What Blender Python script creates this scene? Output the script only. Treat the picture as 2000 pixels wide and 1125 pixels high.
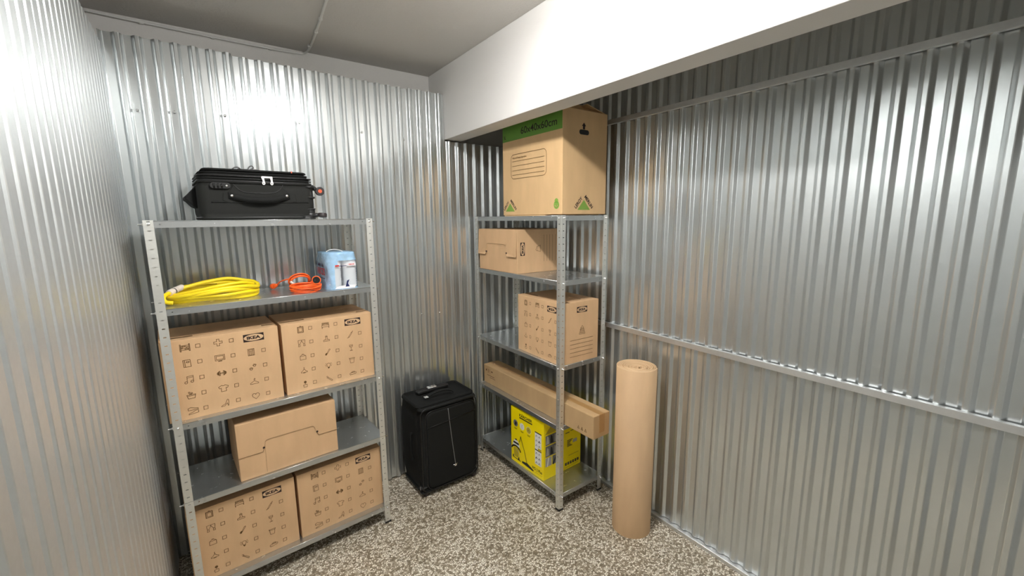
import bpy, bmesh, math, random
from mathutils import Vector, Matrix
random.seed(7)
for o in list(bpy.data.objects):
    bpy.data.objects.remove(o, do_unlink=True)
SC = bpy.context.scene
COL = SC.collection

# ------------------------------------------------------------ camera
CAM_F = 836.01
cd = bpy.data.cameras.new('camera'); cam = bpy.data.objects.new('camera', cd); COL.objects.link(cam)
cd.sensor_width = 36.0; cd.sensor_fit = 'HORIZONTAL'; cd.lens = CAM_F * 36.0 / 2000.0
cd.clip_start = 0.02; cd.clip_end = 60
_f = Vector((0.58517, 0.794685, -0.161405)); _r = Vector((0.80418, -0.594294, -0.010495)); _u = Vector((0.104262, 0.123657, 0.986832))
M = Matrix.Identity(4)
for i in range(3):
    M[i][0] = _r[i]; M[i][1] = _u[i]; M[i][2] = -_f[i]
M.translation = Vector((-2.22497, -2.88218, 1.91422))
cam.matrix_world = M
SC.camera = cam

# ------------------------------------------------------------ world, exposure
w = bpy.data.worlds.new('world'); SC.world = w; w.use_nodes = True
bg = w.node_tree.nodes['Background']; bg.inputs['Color'].default_value = (0.93, 0.95, 1.0, 1); bg.inputs['Strength'].default_value = 0.035
SC.view_settings.view_transform = 'Standard'; SC.view_settings.look = 'None'
SC.view_settings.exposure = 2.22; SC.view_settings.gamma = 1.0; SC.view_settings.use_curve_mapping = False
LAMP_STRENGTH = 42.0

# ------------------------------------------------------------ materials
def mat(name, col=(.5, .5, .5), rough=.5, metal=0.0, **kw):
    m = bpy.data.materials.new(name); m.use_nodes = True
    b = m.node_tree.nodes['Principled BSDF']
    b.inputs['Base Color'].default_value = (*col, 1); b.inputs['Roughness'].default_value = rough; b.inputs['Metallic'].default_value = metal
    for k, v in kw.items():
        b.inputs[k.replace('_', ' ')].default_value = v
    return m
def nodes(m): return m.node_tree.nodes, m.node_tree.links, m.node_tree.nodes['Principled BSDF']
def coords(m, scale=(1, 1, 1), kind='Object'):
    N, L, b = nodes(m)
    t = N.new('ShaderNodeTexCoord'); mp = N.new('ShaderNodeMapping'); mp.inputs['Scale'].default_value = scale
    L.new(t.outputs[kind], mp.inputs['Vector']); return mp.outputs['Vector']
def noise(m, vec, scale, detail=4, rough=.5):
    N, L, b = nodes(m); n = N.new('ShaderNodeTexNoise'); n.inputs['Scale'].default_value = scale
    n.inputs['Detail'].default_value = detail; n.inputs['Roughness'].default_value = rough; L.new(vec, n.inputs['Vector']); return n.outputs['Fac']
def ramp(m, fac, stops):
    N, L, b = nodes(m); r = N.new('ShaderNodeValToRGB'); L.new(fac, r.inputs['Fac'])
    e = r.color_ramp.elements
    while len(e) < len(stops): e.new(.5)
    for i, (p, c) in enumerate(stops):
        e[i].position = p; e[i].color = (*c, 1) if len(c) == 3 else c
    return r.outputs['Color']
def bump(m, fac, strength=.2, dist=.002):
    N, L, b = nodes(m); k = N.new('ShaderNodeBump'); k.inputs['Strength'].default_value = strength; k.inputs['Distance'].default_value = dist
    L.new(fac, k.inputs['Height']); L.new(k.outputs['Normal'], b.inputs['Normal'])
def g(v): return (v, v, v)

def galv(name, base, r0, r1, sc=(1, 1, .12), bs=.05, broad=.5):
    m = mat(name, base, .3, 1.0); N, L, b = nodes(m)
    v = coords(m, sc); n = noise(m, v, 22, 5)
    L.new(ramp(m, n, [(.3, g(r0)), (.7, g(r1))]), b.inputs['Roughness'])
    n2 = noise(m, coords(m), 60, 3)
    L.new(ramp(m, n2, [(.25, tuple(c * .93 for c in base)), (.75, tuple(min(1, c * 1.04) for c in base))]), b.inputs['Base Color'])
    if bs: bump(m, noise(m, v, 5, 2), bs, .01)
    # second, much broader lobe of the zinc spangle
    b2 = N.new('ShaderNodeBsdfPrincipled'); b2.inputs['Base Color'].default_value = (*base, 1); b2.inputs['Metallic'].default_value = 1.0; b2.inputs['Roughness'].default_value = .60
    mx = N.new('ShaderNodeMixShader'); mx.inputs[0].default_value = broad
    L.new(b.outputs[0], mx.inputs[1]); L.new(b2.outputs[0], mx.inputs[2]); L.new(mx.outputs[0], N['Material Output'].inputs['Surface'])
    return m
M_WALL = galv('galvanised_sheet', (.71, .74, .745), .19, .26, (1, 1, .12), 0, .28)
M_WALL_DULL = galv('duller_galvanised_sheet', (.70, .73, .735), .36, .46, (1, 1, .12), 0, .45)
M_SHELF = galv('galvanised_shelf', (.60, .62, .62), .20, .28, (1, 1, 1), 0, .35)
M_POST = galv('galvanised_post', (.86, .86, .82), .34, .46, (1, 1, 1), .02)
M_RAIL = galv('galvanised_rail', (.75, .76, .76), .30, .40, (1, 1, 1), .03)
M_BOLT = mat('zinc_bolt', (.85, .85, .85), .25, 1.0)
M_BLACK = mat('black_plastic', (.012, .012, .012), .4)
M_WHITE = mat('white_paint', (.8, .79, .76), .6)
M_LAMPBODY = mat('lamp_body_white', (.8, .8, .8), .4)

def plaster(name, base, sc, st):
    m = mat(name, base, .75); v = coords(m); n = noise(m, v, sc, 6, .6); bump(m, n, st, .004)
    return m
M_PLASTER = plaster('white_plaster', (.80, .785, .755), 45, .35)
M_FRONT = plaster('light_grey_wall_paint', (.42, .42, .41), 45, .2)
M_BEAM = plaster('painted_beam_plaster', (.74, .725, .70), 30, .25)
M_CEIL = plaster('stippled_ceiling_paint', (.66, .635, .60), 70, .8)

def terrazzo():
    m = mat('terrazzo', (.3, .3, .3), .38); N, L, b = nodes(m)
    v = coords(m)
    nz = N.new('ShaderNodeTexNoise'); nz.inputs['Scale'].default_value = 60; L.new(v, nz.inputs['Vector'])
    mx = N.new('ShaderNodeVectorMath'); mx.operation = 'MULTIPLY_ADD'; L.new(nz.outputs['Color'], mx.inputs[0]); mx.inputs[1].default_value = (.008, .008, .008); L.new(v, mx.inputs[2])
    def vor(scale, feat='F1'):
        t = N.new('ShaderNodeTexVoronoi'); t.feature = feat; t.inputs['Scale'].default_value = scale; L.new(mx.outputs[0], t.inputs['Vector']); return t
    a = vor(95); e = vor(95, 'DISTANCE_TO_EDGE')
    sep = N.new('ShaderNodeSeparateColor'); L.new(a.outputs['Color'], sep.inputs[0])
    chip = ramp(m, sep.outputs[0], [(0, (.17, .135, .09)), (.25, (.33, .27, .19)), (.45, (.58, .51, .40)), (.62, (.93, .87, .75)), (1, (.97, .93, .83))])
    edge = ramp(m, e.outputs['Distance'], [(.04, g(0)), (.14, g(1))])
    mix = N.new('ShaderNodeMix'); mix.data_type = 'RGBA'; L.new(edge, mix.inputs['Factor'])
    mix.inputs['A'].default_value = (.20, .16, .105, 1); L.new(chip, mix.inputs['B'])
    big = noise(m, v, 2.2, 3)
    tint = ramp(m, big, [(.3, (.80, .78, .74)), (.7, (1, 1, 1))])
    mul = N.new('ShaderNodeMix'); mul.data_type = 'RGBA'; mul.blend_type = 'MULTIPLY'; mul.inputs['Factor'].default_value = 1
    L.new(mix.outputs['Result'], mul.inputs['A']); L.new(tint, mul.inputs['B']); L.new(mul.outputs['Result'], b.inputs['Base Color'])
    return m
M_FLOOR = terrazzo()

def cardboard(name, base):
    m = mat(name, base, .75); N, L, b = nodes(m)
    v = coords(m, (1, 1, .25)); n = noise(m, v, 14, 4)
    L.new(ramp(m, n, [(.3, tuple(c * .93 for c in base)), (.7, tuple(min(1, c * 1.05) for c in base))]), b.inputs['Base Color'])
    n2 = noise(m, coords(m, (1, 1, .02)), 260, 1); bump(m, n2, .12, .0008)
    return m
M_CARD = cardboard('kraft_cardboard', (.67, .43, .235))
M_CARD2 = cardboard('pale_kraft_cardboard', (.66, .44, .225))
M_CARD3 = cardboard('plain_brown_cardboard', (.50, .33, .165))
M_CUT_SHADE = cardboard('cut_edge_shade_cardboard', (.26, .15, .07))  # darkened cardboard for the painted shadow at the flap's cut edge
M_ROLL = cardboard('corrugated_roll_paper', (.56, .37, .205))
M_ROLLE = cardboard('corrugated_roll_edge', (.68, .48, .28))
M_LOGO_PALE = mat('logo_pale', (.66, .44, .25), .7)
M_INK = mat('brown_ink', (.13, .062, .012), .7)
M_DARKINK = mat('dark_ink', (.022, .008, .006), .6)
M_GREEN = mat('green_print', (.21, .36, .055), .6)
M_GREEN2 = mat('green_band_print', (.13, .30, .035), .6)
M_TAPE = mat('brown_packing_tape', (.42, .24, .09), .3)
M_YELLOW = mat('yellow_carton', (1.0, .79, .0), .42)
M_YBLACK = mat('black_print', (.015, .014, .012), .5)
M_YWHITE = mat('white_print', (.82, .82, .78), .5)
M_YGREY = mat('grey_photo_print', (.16, .155, .14), .5)
M_YGREY2 = mat('light_grey_photo_print', (.42, .40, .36), .5)
M_YOCHRE = mat('ochre_print', (.55, .42, .02), .5)
def fabric(name, c, s=900):
    m = mat(name, c, .8, 0, Specular_IOR_Level=.3); v = coords(m); n = noise(m, v, s, 2); bump(m, n, .25, .0008); return m
M_FAB = fabric('black_suitcase_fabric', (.0065, .007, .0065))
M_FAB2 = fabric('charcoal_suitcase_fabric', (.014, .0145, .013))
M_PIPE = mat('black_piping', (.006, .006, .006), .35)
M_CHROME = mat('chrome_metal', (.9, .9, .9), .15, 1.0)
M_PULL = mat('satin_nickel', (.95, .93, .90), .45, .6)
M_ZIP = mat('grey_zip_teeth', (.30, .30, .30), .4, .4)
M_WHEEL = mat('wheel_rubber', (.03, .022, .022), .5)
M_RED = mat('orange_red_hub', (.75, .12, .05), .4)
M_GREYSTRAP = mat('grey_zip_cord', (.12, .12, .12), .6)
M_HOSE = mat('yellow_hose_rubber', (.96, .72, .012), .4)
M_ORANGE = mat('orange_cable_rubber', (.95, .13, .015), .4)
M_TAPEW = mat('pale_hose_collar', (.80, .72, .66), .5)
M_BOTTLE = mat('clear_bottle_plastic', (.88, .92, .96), .10, 0, Transmission_Weight=.25, IOR=1.15)
M_CAP = mat('bottle_cap_blue', (.06, .16, .5), .4)
M_LABELR = mat('red_label_print', (.62, .03, .03), .5)
M_LABELB = mat('navy_label_print', (.012, .02, .10), .5)
M_LABELW = mat('pale_label_print', (.82, .80, .82), .45)
def wrapmat():
    m = bpy.data.materials.new('blue_shrink_wrap'); m.use_nodes = True; N = m.node_tree.nodes; L = m.node_tree.links
    b = N['Principled BSDF']; b.inputs['Base Color'].default_value = (.40, .66, .92, 1); b.inputs['Roughness'].default_value = .22
    t = N.new('ShaderNodeBsdfTransparent'); mx = N.new('ShaderNodeMixShader'); L.new(t.outputs[0], mx.inputs[1]); L.new(b.outputs[0], mx.inputs[2])
    v = coords(m); n = noise(m, v, 18, 3); bump(m, n, .9, .012)
    r = ramp(m, n, [(.35, g(.62)), (.65, g(.88))]); L.new(r, mx.inputs[0])
    L.new(mx.outputs[0], N['Material Output'].inputs['Surface']); return m
M_WRAP = wrapmat()
def clearmat():
    m = bpy.data.materials.new('clear_wrap_window'); m.use_nodes = True; N = m.node_tree.nodes; L = m.node_tree.links
    b = N['Principled BSDF']; b.inputs['Base Color'].default_value = (.8, .84, .88, 1); b.inputs['Roughness'].default_value = .12
    t = N.new('ShaderNodeBsdfTransparent'); mx = N.new('ShaderNodeMixShader'); mx.inputs[0].default_value = .12
    L.new(t.outputs[0], mx.inputs[1]); L.new(b.outputs[0], mx.inputs[2]); L.new(mx.outputs[0], N['Material Output'].inputs['Surface']); return m
M_CLEAR = clearmat()
def emis(name, c, s):
    m = bpy.data.materials.new(name); m.use_nodes = True; N = m.node_tree.nodes; b = N['Principled BSDF']
    b.inputs['Base Color'].default_value = (.9, .9, .9, 1); b.inputs['Emission Color'].default_value = (*c, 1); b.inputs['Emission Strength'].default_value = s; return m
M_EMIT = emis('lit_lamp_diffuser', (1, .985, .96), LAMP_STRENGTH)

# ------------------------------------------------------------ helpers
def obj(name, bm, material, parent=None, bevel=0, seg=2, smooth=False, solid=0, loc=None, rotz=None):
    me = bpy.data.meshes.new(name); bm.to_mesh(me); bm.free()
    for m in (material if isinstance(material, (list, tuple)) else [material]): me.materials.append(m)
    if smooth:
        for p in me.polygons: p.use_smooth = True
    o = bpy.data.objects.new(name, me); COL.objects.link(o)
    if parent: o.parent = parent
    if loc: o.location = loc
    if rotz: o.rotation_euler = (0, 0, rotz)
    if solid:
        s = o.modifiers.new('thickness', 'SOLIDIFY'); s.thickness = solid; s.offset = -1
    if bevel:
        b = o.modifiers.new('bevel', 'BEVEL'); b.width = bevel; b.segments = seg; b.limit_method = 'ANGLE'; b.angle_limit = math.radians(40)
    return o
def empty(name, label, cat, loc=(0, 0, 0), rotz=0, group=None):
    o = bpy.data.objects.new(name, None); COL.objects.link(o); o.location = loc; o.rotation_euler = (0, 0, rotz); o.empty_display_size = .05
    return tag(o, label, cat, group)
def tag(o, label, cat, group=None):
    o['label'] = label; o['category'] = cat
    if group: o['group'] = group
    return o
def struct(o): o['kind'] = 'structure'; return o
def B(): return bmesh.new()
def quad(bm, *p, mi=0):
    f = bm.faces.new([bm.verts.new(q) for q in p]); f.material_index = mi; return f
def box(bm, x0, y0, z0, x1, y1, z1, mi=0):
    v = [bm.verts.new(p) for p in ((x0, y0, z0), (x1, y0, z0), (x1, y1, z0), (x0, y1, z0), (x0, y0, z1), (x1, y0, z1), (x1, y1, z1), (x0, y1, z1))]
    for f in ((0, 3, 2, 1), (4, 5, 6, 7), (0, 1, 5, 4), (1, 2, 6, 5), (2, 3, 7, 6), (3, 0, 4, 7)):
        bm.faces.new([v[i] for i in f]).material_index = mi
def cyl(bm, p0, p1, r0, r1=None, n=16, caps=True, mi=0):
    p0 = Vector(p0); p1 = Vector(p1); r1 = r0 if r1 is None else r1
    d = (p1 - p0).normalized(); a = d.orthogonal().normalized(); b = d.cross(a)
    A = []; Bv = []
    for i in range(n):
        t = 2 * math.pi * i / n; q = a * math.cos(t) + b * math.sin(t)
        A.append(bm.verts.new(p0 + q * r0)); Bv.append(bm.verts.new(p1 + q * r1))
    for i in range(n):
        f = bm.faces.new((A[i], A[(i + 1) % n], Bv[(i + 1) % n], Bv[i])); f.material_index = mi; f.smooth = True
    if caps:
        bm.faces.new(A[::-1]).material_index = mi; bm.faces.new(Bv).material_index = mi
def lathe(bm, prof, n=24, c=(0, 0), mi=0):
    rings = []
    for r, z in prof:
        rings.append([bm.verts.new((c[0] + r * math.cos(2 * math.pi * i / n), c[1] + r * math.sin(2 * math.pi * i / n), z)) for i in range(n)])
    for a, b in zip(rings, rings[1:]):
        for i in range(n):
            f = bm.faces.new((a[i], a[(i + 1) % n], b[(i + 1) % n], b[i])); f.material_index = mi; f.smooth = True
    bm.faces.new(rings[0][::-1]).material_index = mi; bm.faces.new(rings[-1]).material_index = mi
def tube(bm, pts, r, n=10, closed=False, mi=0):
    pts = [Vector(p) for p in pts]; N = len(pts); rings = []; prev = None
    for i, p in enumerate(pts):
        if closed: d = pts[(i + 1) % N] - pts[i - 1]
        else: d = pts[min(i + 1, N - 1)] - pts[max(i - 1, 0)]
        d.normalize()
        if prev is None: a = d.orthogonal().normalized()
        else:
            a = prev - d * prev.dot(d); a.normalize()
        prev = a; b = d.cross(a)
        rr = r(i / (N - 1)) if callable(r) else r
        rings.append([bm.verts.new(p + (a * math.cos(2 * math.pi * k / n) + b * math.sin(2 * math.pi * k / n)) * rr) for k in range(n)])
    seq = list(zip(rings, rings[1:])) + ([(rings[-1], rings[0])] if closed else [])
    for A, Bq in seq:
        for k in range(n):
            f = bm.faces.new((A[k], A[(k + 1) % n], Bq[(k + 1) % n], Bq[k])); f.smooth = True; f.material_index = mi
    if not closed:
        bm.faces.new(rings[0][::-1]).material_index = mi; bm.faces.new(rings[-1]).material_index = mi
def spline(ctrl, k=10, closed=False):
    P = [Vector(p) for p in ctrl]; n = len(P); out = []
    rng = range(n) if closed else range(n - 1)
    for i in rng:
        p0 = P[(i - 1) % n] if (closed or i > 0) else P[0]; p1 = P[i]; p2 = P[(i + 1) % n]; p3 = P[(i + 2) % n] if (closed or i + 2 < n) else P[-1]
        for j in range(k):
            t = j / k
            out.append(.5 * ((2 * p1) + (-p0 + p2) * t + (2 * p0 - 5 * p1 + 4 * p2 - p3) * t * t + (-p0 + 3 * p1 - 3 * p2 + p3) * t ** 3))
    if not closed: out.append(P[-1])
    return out
def rbox(bm, x0, y0, z0, x1, y1, z1, r=.03, n=5, mi=0, rz=None, bulge=0):
    """rounded box; r = radius in plan corners, rz = radius of top and bottom edges"""
    rz = r if rz is None else rz
    def ring(z, ins):
        out = []
        for cx, cy, a0 in ((x1 - r, y1 - r, 0), (x0 + r, y1 - r, 90), (x0 + r, y0 + r, 180), (x1 - r, y0 + r, 270)):
            for i in range(n + 1):
                a = math.radians(a0 + 90 * i / n); rr = max(r - ins, .001)
                out.append(bm.verts.new((cx + rr * math.cos(a), cy + rr * math.sin(a), z)))
        return out
    rings = []
    for i in range(n + 1):
        a = math.pi / 2 * i / n; rings.append(ring(z0 + rz * (1 - math.sin(a)), rz * (1 - math.cos(a))))
    if bulge:
        for k in range(1, 8):
            t = k / 8; rings.append(ring(z0 + rz + (z1 - z0 - 2 * rz) * t, -bulge * math.sin(math.pi * t)))
    for i in range(n + 1):
        a = math.pi / 2 * i / n; rings.append(ring(z1 - rz * (1 - math.cos(a)), rz * (1 - math.sin(a))))
    m = len(rings[0])
    for A, Bq in zip(rings, rings[1:]):
        for k in range(m):
            f = bm.faces.new((A[k], A[(k + 1) % m], Bq[(k + 1) % m], Bq[k])); f.smooth = True; f.material_index = mi
    bm.faces.new(rings[0][::-1]).material_index = mi; bm.faces.new(rings[-1]).material_index = mi

# flat printing on a face: 2-D shapes laid in a frame (o + x*ux + y*uy), h above the face
class Print:
    def __init__(s, o, ux, uy, h=.0006):
        s.o = Vector(o); s.ux = Vector(ux).normalized(); s.uy = Vector(uy).normalized(); s.n = s.ux.cross(s.uy); s.h = h; s.bm = bmesh.new()
    def P(s, x, y, k=0): return s.o + s.ux * x + s.uy * y + s.n * (s.h + k * .0004)
    def poly(s, pts, mi=0, k=0):
        try: f = s.bm.faces.new([s.bm.verts.new(s.P(x, y, k)) for x, y in pts]); f.material_index = mi
        except ValueError: pass
    def line(s, pts, w=.0022, mi=0, k=0, closed=False):
        pts = list(pts)
        if closed: pts = pts + [pts[0]]
        for (x0, y0), (x1, y1) in zip(pts, pts[1:]):
            dx, dy = x1 - x0, y1 - y0; l = math.hypot(dx, dy)
            if l < 1e-7: continue
            dx /= l; dy /= l; e = w * .42
            a = (x0 - dx * e, y0 - dy * e); b = (x1 + dx * e, y1 + dy * e); nx, ny = -dy * w / 2, dx * w / 2
            s.poly([(a[0] + nx, a[1] + ny), (a[0] - nx, a[1] - ny), (b[0] - nx, b[1] - ny), (b[0] + nx, b[1] + ny)], mi, k)
    def text(s, txt, x, y, wid, hei, mi=0, k=0, ang=0, bold=0.0, shear=0):
        """fit the words in a wid x hei box whose lower left corner is (x, y), turned by ang"""
        vs, fs = text_mesh(txt, bold, shear)
        xs = [v[0] for v in vs]; ys = [v[1] for v in vs]; mx, Mx, my, My = min(xs), max(xs), min(ys), max(ys)
        ca, sa = math.cos(ang), math.sin(ang); out = []
        for vx, vy in vs:
            a = (vx - mx) / (Mx - mx) * wid; b = (vy - my) / (My - my) * hei
            out.append(s.bm.verts.new(s.P(x + a * ca - b * sa, y + a * sa + b * ca, k)))
        for f in fs:
            try: s.bm.faces.new([out[i] for i in f]).material_index = mi
            except ValueError: pass
    def done(s, name, mats, parent, label=None):
        o = obj(name, s.bm, mats, parent)
        if label: o['label'] = label
        return o
_tc = {}
def text_mesh(txt, bold, shear):
    key = (txt, bold, shear)
    if key in _tc: return _tc[key]
    c = bpy.data.curves.new('t', 'FONT'); c.body = txt; c.size = 1; c.offset = bold; c.shear = shear; c.resolution_u = 4
    o = bpy.data.objects.new('t', c); COL.objects.link(o)
    dg = bpy.context.evaluated_depsgraph_get(); dg.update()
    me = bpy.data.meshes.new_from_object(o.evaluated_get(dg))
    r = ([(v.co.x, v.co.y) for v in me.vertices], [tuple(p.vertices) for p in me.polygons])
    bpy.data.objects.remove(o); bpy.data.curves.remove(c); bpy.data.meshes.remove(me); _tc[key] = r
    return r
def arc(cx, cy, r, a0, a1, n=12, ry=None):
    ry = r if ry is None else ry
    return [(cx + r * math.cos(math.radians(a0 + (a1 - a0) * i / n)), cy + ry * math.sin(math.radians(a0 + (a1 - a0) * i / n))) for i in range(n + 1)]
def rrect(x0, y0, x1, y1, r, n=5):
    return arc(x1 - r, y1 - r, r, 0, 90, n) + arc(x0 + r, y1 - r, r, 90, 180, n) + arc(x0 + r, y0 + r, r, 180, 270, n) + arc(x1 - r, y0 + r, r, 270, 360, n)

# ------------------------------------------------------------ the room
PITCH_B, PITCH_R, PITCH_L = .0737, .0767, .0775
def corrugated(u0, u1, phase, pitch, depth, z0, ztop, rev=False, sl=.0145, rd=.016):
    """profile in (u, d): d = 0 is the plane next to the room, d = depth the far one"""
    s = sl / .0767 * pitch; r = rd / .0767 * pitch
    pts = []; k = math.floor((u0 - phase) / pitch) - 1; u = phase + k * pitch
    seq = []
    while u < u1 + pitch:
        for du, d in ((0, depth), (s, 0), (s + r, 0), (2 * s + r, depth)):
            seq.append((u + du, d if not rev else depth - d))
        u += pitch
    out = []
    for (a, da), (b, db) in zip(seq, seq[1:]):
        if b <= u0 or a >= u1: continue
        t0 = max(a, u0); t1 = min(b, u1); f = lambda t: da + (db - da) * (t - a) / (b - a)
        if not out: out.append((t0, f(t0)))
        out.append((t1, f(t1)))
    return out
def sheet(bm, prof, fn, z0, z1):
    """fn(u, d, z) -> point ; slightly softened folds"""
    P = []
    for i, (u, d) in enumerate(prof):
        if 0 < i < len(prof) - 1:
            for o, w_ in ((prof[i - 1], .0016), (prof[i + 1], .0016)):
                l = math.hypot(o[0] - u, o[1] - d); t = min(w_ / l, .3) if l > 0 else 0
                P.append((u + (o[0] - u) * t, d + (o[1] - d) * t))
        else: P.append((u, d))
    a = [bm.verts.new(fn(u, d, z0(u) if callable(z0) else z0)) for u, d in P]
    b = [bm.verts.new(fn(u, d, z1(u) if callable(z1) else z1)) for u, d in P]
    for i in range(len(P) - 1):
        bm.faces.new((a[i], a[i + 1], b[i + 1], b[i]))
CEIL = 2.973; BEAM_Z = 2.4817
def soft(o, t=.0008):
    m = o.modifiers.new('thickness', 'SOLIDIFY'); m.thickness = t; m.offset = 0; return o
# back wall: three sheets, ridges at y = 0
bm = B(); D = .018
fb = lambda off: (lambda u, d, z: (u, d + off, z))
sheet(bm, corrugated(-2.49, -1.962, -2.37, PITCH_B, D, 0, 0), fb(0), .012, 2.806)
sheet(bm, corrugated(-1.972, -.95, -2.37, PITCH_B, D, 0, 0), fb(-.003), .012, lambda u: 2.796 - .012 * (u + 1.97))
sheet(bm, corrugated(-.96, -.686, -2.37, PITCH_B, D, 0, 0), fb(-.001), .012, 2.79)
sheet(bm, corrugated(-.686, .04, -2.37, PITCH_B, D, 0, 0), fb(-.001), .012, BEAM_Z - .012)
wb = struct(soft(obj('wall_back', bm, M_WALL)))
# screws in the back wall
for x, z in ((-2.385, 2.46), (-2.238, 2.47), (-2.02, 2.48), (-1.65, 2.485), (-1.283, 2.47), (-1.0, 2.45), (-1.1, 1.21), (-.925, 1.22), (-.78, 1.21)):
    bm = B(); lathe(bm, [(.007, 0), (.007, .0015), (.0048, .0025), (.004, .0055), (.0015, .0065)], 10)
    s = obj('screw', bm, M_BOLT, wb); s.rotation_euler = (math.pi / 2, 0, 0); s.location = (x, .0145 if z > 2 else .0145, z)
# left wall: wide flats toward the room
bm = B()
fl = lambda off: (lambda u, d, z: (-2.485 - d - off, u, z))
sheet(bm, corrugated(-1.283, .03, -1.283 - PITCH_L, PITCH_L, .009, 0, 0, True, .0085, .010), fl(0), .004, 2.752)
sheet(bm, corrugated(-3.5, -1.270, -1.283 - PITCH_L, PITCH_L, .009, 0, 0, True, .0085, .010), fl(-.002), .004, 2.752)
struct(soft(obj('wall_left', bm, M_WALL_DULL)))
# right wall, turned a touch; local frame: u runs toward the camera, d into the wall
AW = -.02068
def fr(off=0.0): return lambda u, d, z: (u * math.sin(AW) * 1.0 + (d + off) * math.cos(AW), -u * math.cos(AW) + (d + off) * math.sin(AW), z)
def RW(u, d, z): return fr()(u, d, z)
bm = B()
sheet(bm, corrugated(-.06, 1.24, 2.0435, PITCH_R, .013, 0, 0), fr(.021), .028, CEIL)
sheet(bm, corrugated(1.235, 3.55, 2.0435, PITCH_R, .013, 0, 0), fr(.019), .028, CEIL)
struct(soft(obj('wall_right', bm, M_WALL)))
def rail(name, z0, z1, d1):
    bm = B(); u0, u1 = -.02, 3.5
    prof = [(d1, z1), (0, z1), (0, z0), (d1, z0)]
    a = [bm.verts.new(RW(u0, d, z)) for d, z in prof]; b = [bm.verts.new(RW(u1, d, z)) for d, z in prof]
    for i in range(3): bm.faces.new((a[i], a[i + 1], b[i + 1], b[i]))
    return struct(obj(name, bm, M_RAIL, solid=.0016, bevel=.001))
rail('trim_1', 1.1735, 1.2035, .021); rail('trim_2', 2.4965, 2.5245, .021)
bm = B(); u0, u1 = -.02, 3.5
prof = [(.034, .0255), (.004, .024), (.0, .022), (0, .001)]
a = [bm.verts.new(RW(u0, d, z)) for d, z in prof]; b = [bm.verts.new(RW(u1, d, z)) for d, z in prof]
for i in range(3): bm.faces.new((a[i], a[i + 1], b[i + 1], b[i]))
struct(obj('trim_3', bm, M_RAIL, solid=.0016))
# plaster wall behind the sheets, outer side wall, ceiling, floor
bm = B(); box(bm, -3.5, .262, 0, .4, .34, CEIL); struct(obj('wall_plaster_back', bm, M_PLASTER))
bm = B(); box(bm, -3.58, -3.6, 0, -3.5, .34, CEIL); struct(obj('wall_plaster_left', bm, M_PLASTER))
bm = B(); box(bm, -3.58, -3.68, 0, .4, -3.6, CEIL); struct(obj('wall_front', bm, M_FRONT))
bm = B(); box(bm, .16, -3.6, 0, .24, .262, CEIL); struct(obj('wall_plaster_right', bm, M_PLASTER))
bm = B(); box(bm, -3.58, -3.6, CEIL, .4, .34, CEIL + .1); struct(obj('ceiling', bm, M_CEIL))
bm = B(); box(bm, -3.58, -4.6, -.08, .4, .34, 0); struct(obj('floor', bm, M_FLOOR))
# dropped beam under the ceiling
AB = -.02391
bm = B(); P = []
for y in (.262, -3.6):
    sx = -y * math.sin(AB)
    P.append([bm.verts.new((x + sx, y, z)) for x, z in ((-.6827, BEAM_Z), (-.5437, BEAM_Z), (-.5437, CEIL), (-.6827, CEIL))])
for i in range(4): bm.faces.new((P[0][i], P[0][(i + 1) % 4], P[1][(i + 1) % 4], P[1][i]))
bm.faces.new(P[0][::-1]); bm.faces.new(P[1])
bmesh.ops.recalc_face_normals(bm, faces=bm.faces[:])
struct(obj('trim_4', bm, M_BEAM, bevel=.004))

# painted cable along the ceiling edge, then across the ceiling with clips
cable = empty('ceiling_cable', 'thin painted cable clipped along the ceiling edge and across the ceiling', 'cable', (-2.5, .25, CEIL - .01))
def lp(p): return (p[0] + 2.5, p[1] - .25, p[2] - CEIL + .01)
bm = B(); ctrl = [(-2.56, .246, 2.958), (-2.2, .250, 2.953), (-1.85, .250, 2.950), (-1.6, .250, 2.953), (-1.535, .235, 2.962), (-1.53, .1, 2.966), (-1.56, -.25, 2.965), (-1.60, -.7, 2.966), (-1.60, -1.3, 2.966)]
tube(bm, [lp(p) for p in spline(ctrl, 8)], .0065, 8); obj('cable_run', bm, M_WHITE, cable)
for p in ((-2.33, .252, 2.951), (-2.02, .254, 2.948), (-1.73, .254, 2.949), (-1.535, .12, 2.964), (-1.548, -.12, 2.964), (-1.565, -.30, 2.964), (-1.592, -.55, 2.964), (-1.60, -.85, 2.964)):
    bm = B(); q = lp(p); box(bm, q[0] - .009, q[1] - .008, q[2] - .006, q[0] + .009, q[1] + .008, q[2] + .009); obj('cable_clip', bm, M_WHITE, cable, bevel=.002)

# ceiling lamp (just above the top of the picture)
lamp = empty('ceiling_lamp', 'white ceiling lamp with a lit diffuser in front of the beam', 'lamp', (-1.54, -1.72, CEIL))
bm = B(); box(bm, -.075, -.34, -.055, .075, .34, 0); obj('lamp_housing', bm, M_LAMPBODY, lamp, bevel=.008)
bm = B(); box(bm, -.06, -.32, -.085, .06, .32, -.056); obj('lamp_diffuser', bm, M_EMIT, lamp, bevel=.012, seg=3)

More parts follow.
